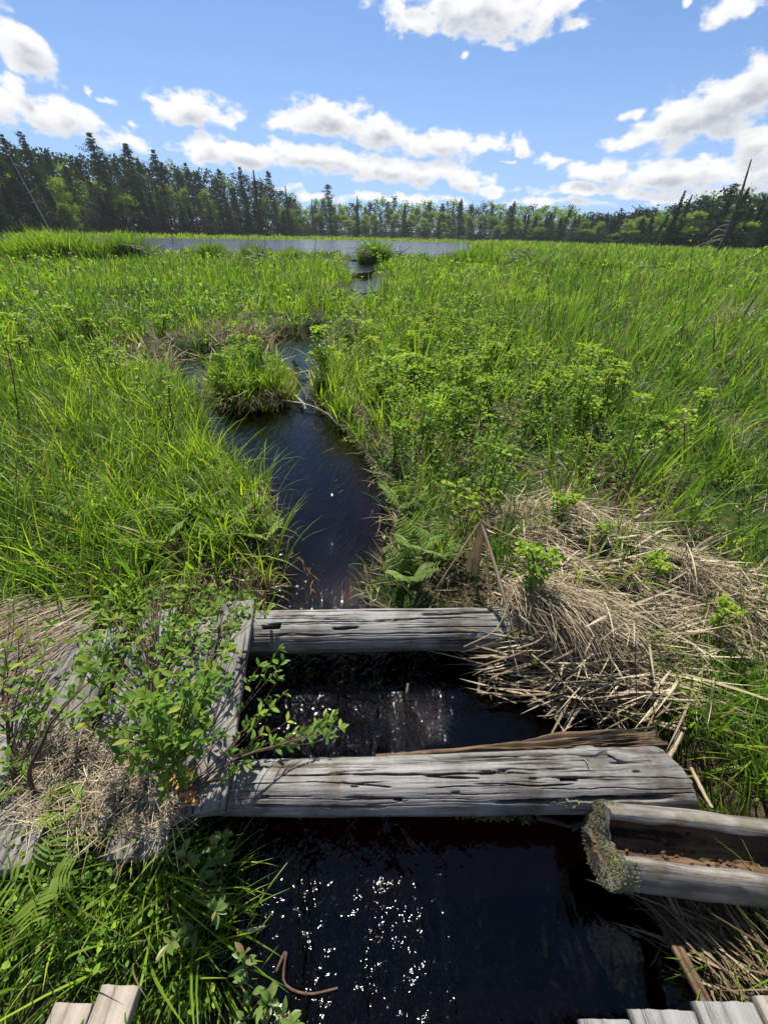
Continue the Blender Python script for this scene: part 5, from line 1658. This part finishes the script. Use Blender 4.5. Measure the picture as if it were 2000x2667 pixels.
for k, (u, v, zn) in enumerate(FSP):
    b = stand(u, v + 30)
    i = k % 3
    s = rng.uniform(.75, 1.1)
    if ff[i]:
        ff[i] = False
        r_ = fp[i]
        r_.location, r_.rotation_euler, r_.scale = b, (0, 0, rng.random() * 6.28), (s, s, s)
        tag(r_, LB[zn][0], None, LB[zn][1])
    else:
        dup(fp[i], b, (0, 0, rng.random() * 6.28), (s, s, s), LB[zn][0], LB[zn][1])
# the broad fern at the lower left and its neighbours
hf = fern(4, .25, 8, .85)
hf.location = P(140, 2300, .02)
hf.rotation_euler = (.15, 0, .6)
hf.scale = (.75, .75, .75)
hf['label'] = 'broad bright fern frond in the grass at the lower left'
dup(hf, P(60, 2060, -.02), (0, .1, 2.5), (.5, .5, .5), 'yellowish fern by the grey stem at the left frame edge')
dup(fp[1], P(190, 2120, -.05), (0, 0, 1.0), (.4, .4, .45), 'small pale curled fern among the dead twigs below the planks')
dup(hf, P(330, 2420, -.2), (0, 0, 4.0), (.42, .42, .42), 'dim fern low in the grass above the bottom left planks')
# ------------------------------------------------------------------ trees on the far shore
def clump_cloud(mb, centres, size, n, spread, tint, flat=1.0, tmpl=NEEDLES, up=0.2):
    """n leaf clumps round every centre"""
    k = len(centres)
    i = np.repeat(np.arange(k), n)
    p = centres[i] + rng.normal(0, 1, (k * n, 3)) * np.broadcast_to(np.asarray(spread, float), (k,))[i, None] * np.array([1, 1, flat])
    dv = rng.normal(0, 1, (k * n, 3)) * np.array([1, 1, .6]) + np.array([0, 0, up])
    t = np.broadcast_to(np.asarray(tint, float), (k,))[i]
    stamp(mb, *tmpl, frames(dv, roll=rng.normal(0, .8, k * n)), p, np.broadcast_to(np.asarray(size, float), (k,))[i] * rng.uniform(.6, 1.3, k * n), np.clip(t + rng.normal(0, .15, k * n), 0, 1))


def trunk(mb, H, r, lean=0.02, top=.97):
    a = rng.random() * 6.28
    st = spline([np.array([0, 0, -.4]), np.array([math.cos(a), math.sin(a), 0]) * H * lean * .5 + np.array([0, 0, H * .5]), np.array([math.cos(a), math.sin(a), 0]) * H * lean + np.array([0, 0, H * top])], 14)
    tube(mb, st, np.linspace(r, r * .12, 14), 7)
    return st


def white_pine():
    """20 m, open plumes in tiers, ragged top"""
    H = 20.0
    tb, cb = MB(), MB()
    st = trunk(tb, H, .32, .03)
    z = H * rng.uniform(.22, .34)
    while z < H * .985:
        f_ = z / H
        L = H * (.36 * (1 - f_) ** .85 + .012) * rng.uniform(.45, 1.2)
        nb = rng.integers(3, 6)
        a0 = rng.random() * 6.28
        for b in range(nb):
            a = a0 + b * 6.28 / nb + rng.normal(0, .3)
            Lb = L * rng.uniform(.4, 1.25)
            p0 = np.array([np.interp(z, st[:, 2], st[:, 0]), np.interp(z, st[:, 2], st[:, 1]), z])
            h = np.array([math.cos(a), math.sin(a), 0])
            p1 = p0 + h * Lb + np.array([0, 0, Lb * rng.uniform(.05, .35)])
            tube(tb, np.linspace(p0, p1, 5), np.linspace(.06, .02, 5), 4)
            t_ = np.linspace(.42, 1.0, 5)[:, None]
            cs = p0 * (1 - t_) + p1 * t_ + rng.normal(0, .05 + .04 * Lb, (5, 3))
            clump_cloud(cb, cs, .24 + .05 * min(Lb, 3), 14, (.10 + .11 * min(Lb, 4)) * (.8 + .4 * t_[:, 0]), np.clip(.3 + .4 * t_[:, 0], 0, 1), .38)
        z += H * rng.uniform(.026, .062) * (1.15 - .6 * f_)
    return tb, cb, M['bark'], M['pine']


def spruce(H=15.0, wd=.13, bare=.04):
    tb, cb = MB(), MB()
    st = trunk(tb, H, .20, .012, .99)
    n = 62
    for k in range(n):
        f_ = bare + (1 - bare) * (k / n) ** .92
        L = H * (wd * (1 - f_) ** 1.05 + .006) * rng.uniform(.7, 1.2)
        for a in rng.random(6) * 6.28:
            p0 = np.array([np.interp(H * f_, st[:, 2], st[:, 0]), np.interp(H * f_, st[:, 2], st[:, 1]), H * f_])
            p1 = p0 + np.array([math.cos(a) * L, math.sin(a) * L, -L * rng.uniform(.15, .5)])
            t_ = np.linspace(.3, 1.0, 3)[:, None]
            clump_cloud(cb, p0 * (1 - t_) + p1 * t_, .16 + .2 * (1 - f_), 6, .05 + .16 * (1 - f_), .25 + .4 * t_[:, 0] * rng.uniform(.7, 1.1), .6, up=-.1)
    return tb, cb, M['bark'], M['spruce']


def aspen(H=14.0, wd=.19, mat='aspen', low=.25, dens_=1.0):
    tb, cb = MB(), MB()
    st = trunk(tb, H, .15, .04, .9)
    for k in range(int(24 * dens_)):
        f_ = rng.uniform(low, .98)
        prof = math.sin(max(.05, (f_ - low + .08) / (1.08 - low)) ** .75 * math.pi) ** .7
        a = rng.random() * 6.28
        L = H * wd * prof * rng.uniform(.35, 1.05)
        p0 = np.array([np.interp(H * f_ * .9, st[:, 2], st[:, 0]), np.interp(H * f_ * .9, st[:, 2], st[:, 1]), H * f_ * .86])
        p1 = np.array([p0[0] + math.cos(a) * L, p0[1] + math.sin(a) * L, H * f_])
        tube(tb, np.linspace(p0, p1, 4), np.linspace(.05, .015, 4), 4)
        clump_cloud(cb, np.array([p1, p1 * .7 + p0 * .3 + rng.normal(0, .3, 3)]), .36, int(90 * dens_), H * .043, .5 + .22 * (f_ - .5) + rng.normal(0, .1), .8, LEAF_LOW if False else NEEDLES)
    return tb, cb, M['pale_bark'], M[mat]


def dead_tree(H=14.0):
    tb = MB()
    st = trunk(tb, H, .17, .05, 1.0)
    for k in range(26):
        j = rng.integers(4, 14)
        a = rng.random() * 6.28
        L = H * .11 * (1.2 - st[j][2] / H) * rng.uniform(.4, 1.2)
        p1 = st[j] + np.array([math.cos(a) * L, math.sin(a) * L, L * rng.uniform(-.4, .3)])
        tube(tb, spline([st[j], (st[j] + p1) / 2 + np.array([0, 0, .1]), p1], 6), np.linspace(.04, .008, 6), 4)
    return tb, None, M['pale_bark'], None


KIND = {}


def make_kind(key, builds):
    KIND[key] = []
    for b in builds:
        tb, cb, mt, mc = b
        tm = tb.mesh(key + '_trunk', mt)
        cm = cb.mesh(key + '_crown', mc) if cb else None
        top = max(float(np.concatenate(tb.v)[:, 2].max()), float(np.concatenate(cb.v)[:, 2].max()) if cb else 0)
        KIND[key].append((tm, cm, top))


make_kind('white_pine', [white_pine() for _ in range(5)])
make_kind('spruce_tree', [spruce(15, .17), spruce(15, .20), spruce(15, .13, .08), spruce(15, .23, .02)])
make_kind('aspen_tree', [aspen(), aspen(14, .17, 'aspen', .35), aspen(14, .22, 'aspen', .15, 1.2), aspen(14, .15, 'aspen', .4, .8)])
make_kind('grey_tree', [aspen(13, .17, 'greytwig', .15, .55), aspen(13, .14, 'greytwig', .2, .5)])
make_kind('dead_tree', [dead_tree(), dead_tree()])


def plant_tree(key, x_px, y_top, dist, label, group, lean=(0, 0), wide=1.0, var=None):
    """a tree at bearing of photo column x_px whose tip shows at y_top"""
    dr = ray(x_px, 620)
    q = dr[:2] / np.hypot(*dr[:2])
    dt = ray(x_px, y_top)
    e = dt[2] / np.hypot(dt[0], dt[1])
    base = q * dist
    zg = float(ground_h(base[:1], base[1:2])[0])
    H = max(2.5, CAM_Z + e * dist - zg)
    tm, cm, top = KIND[key][int(rng.integers(0, len(KIND[key]))) if var is None else var]
    s = H / top
    root = thing(key, label, {'white_pine': 'pine tree', 'spruce_tree': 'spruce tree', 'aspen_tree': 'deciduous tree', 'grey_tree': 'bare tree', 'dead_tree': 'dead tree'}[key], (base[0], base[1], zg), 0, group)
    root.rotation_euler = (lean[1], lean[0], rng.random() * 6.28) if lean == (0, 0) else (lean[1], lean[0], 0)
    ww = max(s, .62) * wide
    root.scale = (ww, ww, s)
    for nm, me in (('trunk', tm), ('crown', cm)):
        if me:
            o = bpy.data.objects.new(nm, me)
            COL.objects.link(o)
            o.parent = root
    return root


TX = [-300, 0, 60, 100, 160, 240, 320, 400, 460, 520, 600, 700, 745, 790, 860, 930, 1000, 1100, 1200, 1320, 1400, 1500, 1610, 1700, 1760, 1850, 1900, 2000, 2300]
TY = [390, 395, 400, 395, 392, 410, 410, 415, 425, 445, 458, 462, 490, 532, 525, 528, 522, 520, 530, 534, 540, 552, 552, 545, 528, 505, 510, 500, 500]
DXP = [-300, 0, 150, 300, 500, 760, 800, 1000, 1300, 1500, 1650, 1850, 2000, 2300]
DD = [92, 94, 104, 118, 126, 140, 172, 176, 168, 140, 118, 100, 94, 92]
tops = lambda u: float(np.interp(u, TX, TY))
dist_ = lambda u: float(np.interp(u, DXP, DD))
ZN = lambda u: 'left' if u < 780 else ('middle' if u < 1320 else 'right')
WORD = {'white_pine': 'tall pine', 'spruce_tree': 'narrow dark spruce', 'aspen_tree': 'light green leafy tree', 'grey_tree': 'thin grey tree', 'dead_tree': 'bare dead tree'}
PL = {'white_pine': 'tall pines', 'spruce_tree': 'narrow dark spruces', 'aspen_tree': 'light green leafy trees', 'grey_tree': 'grey half bare trees', 'dead_tree': 'bare dead trees'}
WHERE = {'left': 'left lake shore', 'middle': 'far lake shore', 'right': 'right meadow edge'}


def crowd(u, dy, ddist, mix):
    z = ZN(u)
    key = str(rng.choice(list(mix[z].keys()), p=np.array(list(mix[z].values())) / sum(mix[z].values())))
    rel = {'white_pine': -8, 'spruce_tree': 8, 'aspen_tree': 14, 'grey_tree': 30, 'dead_tree': 30}[key] * (1.5 if z == 'left' else .8)
    base = 612 + (u - 1000) * .027
    yt = tops(u)
    yt = yt + rel * .6 + (base - yt) * (dy + rng.uniform(-.02, .14))
    wide = rng.uniform(1.1, 1.75) if key != 'white_pine' else rng.uniform(.95, 1.3)
    row = 'front row' if dy > .3 else ('second row' if dy > .12 else 'back row')
    plant_tree(key, u, yt, dist_(u) + ddist + rng.uniform(-3, 3), f'{WORD[key]} in the woods on the {WHERE[z]}, {row}', f'{PL[key]} on the {WHERE[z]}, {row}', wide=wide)


mixA = {'left': {'spruce_tree': 6, 'grey_tree': 3, 'aspen_tree': 1.0}, 'middle': {'aspen_tree': 4, 'spruce_tree': 3, 'grey_tree': 1}, 'right': {'spruce_tree': 7, 'aspen_tree': .7, 'grey_tree': 2}}
mixB = {'left': {'spruce_tree': 5, 'white_pine': 2, 'aspen_tree': 1.6}, 'middle': {'aspen_tree': 8, 'spruce_tree': 1.2, 'white_pine': .7}, 'right': {'spruce_tree': 6, 'aspen_tree': 1.8, 'white_pine': 1}}
mixC = {'left': {'white_pine': 5, 'spruce_tree': 3, 'aspen_tree': 1}, 'middle': {'white_pine': 3, 'aspen_tree': 4, 'spruce_tree': 1.5}, 'right': {'aspen_tree': 3, 'white_pine': 1.5, 'spruce_tree': 4.5}}
for u in np.arange(-130, 2140, 23.0):
    crowd(u + rng.normal(0, 6), .42, 0, mixA)
for u in np.arange(-130, 2140, 24.5):
    crowd(u + rng.normal(0, 6), .15, 8, mixB)
for u in np.arange(-130, 2140, 27.0):
    crowd(u + rng.normal(0, 6), .02, 17, mixC)

# trees that stand out of the skyline, one by one
SPEC = [('spruce_tree', 12, 295, -6, 'tall thin spruce leaning left at the left frame edge', (-.03, 0), 1.2), ('white_pine', 108, 358, 4, 'dark round-topped pine second from the left frame edge on the skyline', (0, 0), .8), ('white_pine', 160, 352, 4, 'pine with flat top left of the biggest pine, over the left shore', (0, 0), .85),
        ('white_pine', 322, 352, 0, 'biggest broad white pine rising highest over the left shore', (0, 0), 1.1), ('white_pine', 392, 378, 2, 'ragged pine just right of the biggest pine on the left shore', (0, 0), 1.0), ('white_pine', 458, 392, 2, 'broad pine with open tiers right of the ragged pine on the left shore', (0, 0), 1.0), ('white_pine', 522, 424, 2, 'small-crowned pine halfway along the left shore skyline', (0, 0), .9),
        ('white_pine', 600, 440, 2, 'open-tiered pine near the right end of the left shore woods', (0, 0), .85), ('white_pine', 655, 434, 2, 'left one of the two pines framing a narrow spruce', (0, 0), .9), ('spruce_tree', 682, 442, 0, 'narrow spruce between two pines at the end of the left shore woods', (0, 0), .8), ('white_pine', 717, 445, 2, 'right one of the two pines framing a narrow spruce', (0, 0), .9), ('spruce_tree', 757, 483, 0, 'last pointed spruce where the left shore woods step down', (0, 0), .7),
        ('white_pine', 862, 479, -6, 'broad round white pine standing alone above the far shore woods', (0, 0), 1.25), ('spruce_tree', 818, 517, -4, 'pointed spruce left of the lone round pine on the far shore', (0, 0), .7), ('spruce_tree', 932, 507, -4, 'pointed spruce right of the lone round pine on the far shore', (0, 0), .8), ('white_pine', 1192, 515, 0, 'pine top sticking up over the pale woods in the middle of the far shore', (0, 0), .8),
        ('white_pine', 1322, 522, 0, 'pine top at the right end of the far shore woods', (0, 0), .8), ('spruce_tree', 1452, 529, -4, 'dark crooked spruce leaning right over the far woods', (.25, 0), 1.1), ('spruce_tree', 1737, 495, -8, 'tallest pointed spruce of the right woods', (.03, 0), 1.1), ('spruce_tree', 1756, 505, -6, 'slender spruce touching the tallest one in the right woods', (.03, 0), .8), ('white_pine', 1845, 476, 0, 'wind-swept pine on the skyline left of the leaning dead trunk', (.05, 0), 1.2), ('spruce_tree', 1886, 488, -4, 'dark spruce directly left of the leaning dead trunk', (.04, 0), 1.1), ('spruce_tree', 1990, 484, -6, 'dark spruce cut off by the right frame edge', (.05, 0), 1.3),
        ('aspen_tree', 205, 462, -9, 'bright green leafy tree in front of the dark left shore conifers', (0, 0), .8), ('dead_tree', 140, 310, -10, 'pale bare dead trunk leaning left by the left frame edge', (-.16, 0), .7), ('dead_tree', 1228, 556, -10, 'pale bare dead trunk at the right end of the far shore', (0, 0), .5), ('dead_tree', 190, 470, -8, 'pale bare trunk below the bright green leafy tree on the left shore', (-.12, 0), .6)]
for key, u, yt, dd_, lab, ln, wd in SPEC:
    plant_tree(key, u, yt, dist_(u) + dd_, lab, None, ln, wd)

# leaning dead trunk at the right
b = ray(1872, 655)
b = b[:2] / np.hypot(*b[:2]) * 62.0
bz = float(ground_h(b[:1], b[1:2])[0])
bb = np.array([b[0], b[1], bz])
tt_ = top_at(bb, 1957, 413)
snag = thing('dead_tree', 'dark bare dead trunk leaning right, highest thing at the right', 'dead tree', tuple(bb))
sb = MB()
st = spline([np.zeros(3), (tt_ - bb) * .5 + np.array([.25, 0, 0]), tt_ - bb], 30)
tube(sb, st, np.linspace(.24, .05, 30) * (1 + .15 * np.sin(np.arange(30) * 2.1)), 8)
sb.build('trunk', M['dead_bark'], snag)
bb_ = MB()
for k in range(16):
    j = int(rng.integers(4, 28))
    a = rng.random() * 6.28
    Lb = rng.uniform(.3, 1.5) * (1 - j / 34)
    p1 = st[j] + np.array([math.cos(a) * Lb, math.sin(a) * Lb, rng.uniform(-.3, .3) * Lb])
    tube(bb_, spline([st[j], (st[j] + p1) / 2 + np.array([0, 0, .06]), p1], 6), np.linspace(.04, .01, 6), 4)
for k in range(5):                                   # pale dead limbs drooping at its foot
    a = math.pi + rng.normal(0, .5)
    Lb = rng.uniform(.8, 3.2)
    p0 = st[int(rng.integers(5, 11))]
    p1 = p0 + np.array([math.cos(a) * Lb, math.sin(a) * Lb * .4, -rng.uniform(.3, 1.4)])
    tube(bb_, spline([p0, p0 * .5 + p1 * .5 + np.array([0, rng.normal(0, .3), rng.uniform(.05, .45)]), p1], 8), np.linspace(.035, .012, 8), 4)
bb_.build('branches', M['pale_bark'], snag)['kind'] = 'stuff'

# the mass of the woods further back, and brush along its foot
fo_, fl_ = MB(), MB()
for u in np.arange(-160, 2170, 15.0):
    dr = ray(u, 620)
    q = dr[:2] / np.hypot(*dr[:2]) * (dist_(u) + 28 + rng.uniform(-4, 8))
    zg = float(ground_h(q[:1], q[1:2])[0])
    dt = ray(u, tops(u) + rng.uniform(-8, 16))
    H = CAM_Z + dt[2] / np.hypot(dt[0], dt[1]) * np.hypot(*q) - zg
    n = 80
    t = rng.random(n) ** .8
    cs = np.stack([q[0] + rng.normal(0, 1.7, n) * (1.15 - t), q[1] + rng.normal(0, 1.2, n), zg + H * t], -1)
    leafy_ = rng.random() < (.75 if 780 < u < 1560 else .2)
    clump_cloud(fl_ if leafy_ else fo_, cs, .75, 7, .5, .3 + .25 * t + rng.normal(0, .1), .8)
tag(fo_.build('conifer_forest', M['pine']), 'dark mass of conifers filling in behind the shore trees', 'forest', kind='stuff')
tag(fl_.build('leafy_forest', M['aspen']), 'light green mass of leafy woods behind the shore trees', 'forest', kind='stuff')
br_ = MB()
for u in np.arange(-150, 2160, 7.0):
    dr = ray(u, 620)
    q = dr[:2] / np.hypot(*dr[:2]) * (dist_(u) - 3 + rng.uniform(-2, 2))
    zg = float(ground_h(q[:1], q[1:2])[0])
    n = 10
    cs = np.stack([q[0] + rng.normal(0, .7, n), q[1] + rng.normal(0, .7, n), zg + rng.uniform(.1, 2.6, n)], -1)
    clump_cloud(br_, cs, .4, 9, .35, .35 + rng.normal(0, .15), .8)
tag(br_.build('brush', M['spruce']), 'dark brush along the foot of the woods', 'brush', kind='stuff')

# ------------------------------------------------------------------ air
hm, hnt, ho = new_mat('haze')
pv = nd(hnt, 'ShaderNodeVolumePrincipled', None, Color=(.88, .93, 1.0, 1), Density=HAZE, Anisotropy=0.3)
hnt.links.new(pv.outputs[0], ho.inputs['Volume'])
hb = MB()
lo_, hi_ = (-6100, -3100, -2.6), (6100, 6100, 27.0)
hv = np.array([(x, y, z) for z in (lo_[2], hi_[2]) for y in (lo_[1], hi_[1]) for x in (lo_[0], hi_[0])], float)
hb.add(hv, np.array([[0, 2, 3, 1], [4, 5, 7, 6], [0, 1, 5, 4], [2, 6, 7, 3], [0, 4, 6, 2], [1, 3, 7, 5]]))
tag(hb.build('haze', hm, None, False), kind='stuff', label='thin summer haze over the marsh', cat='haze')
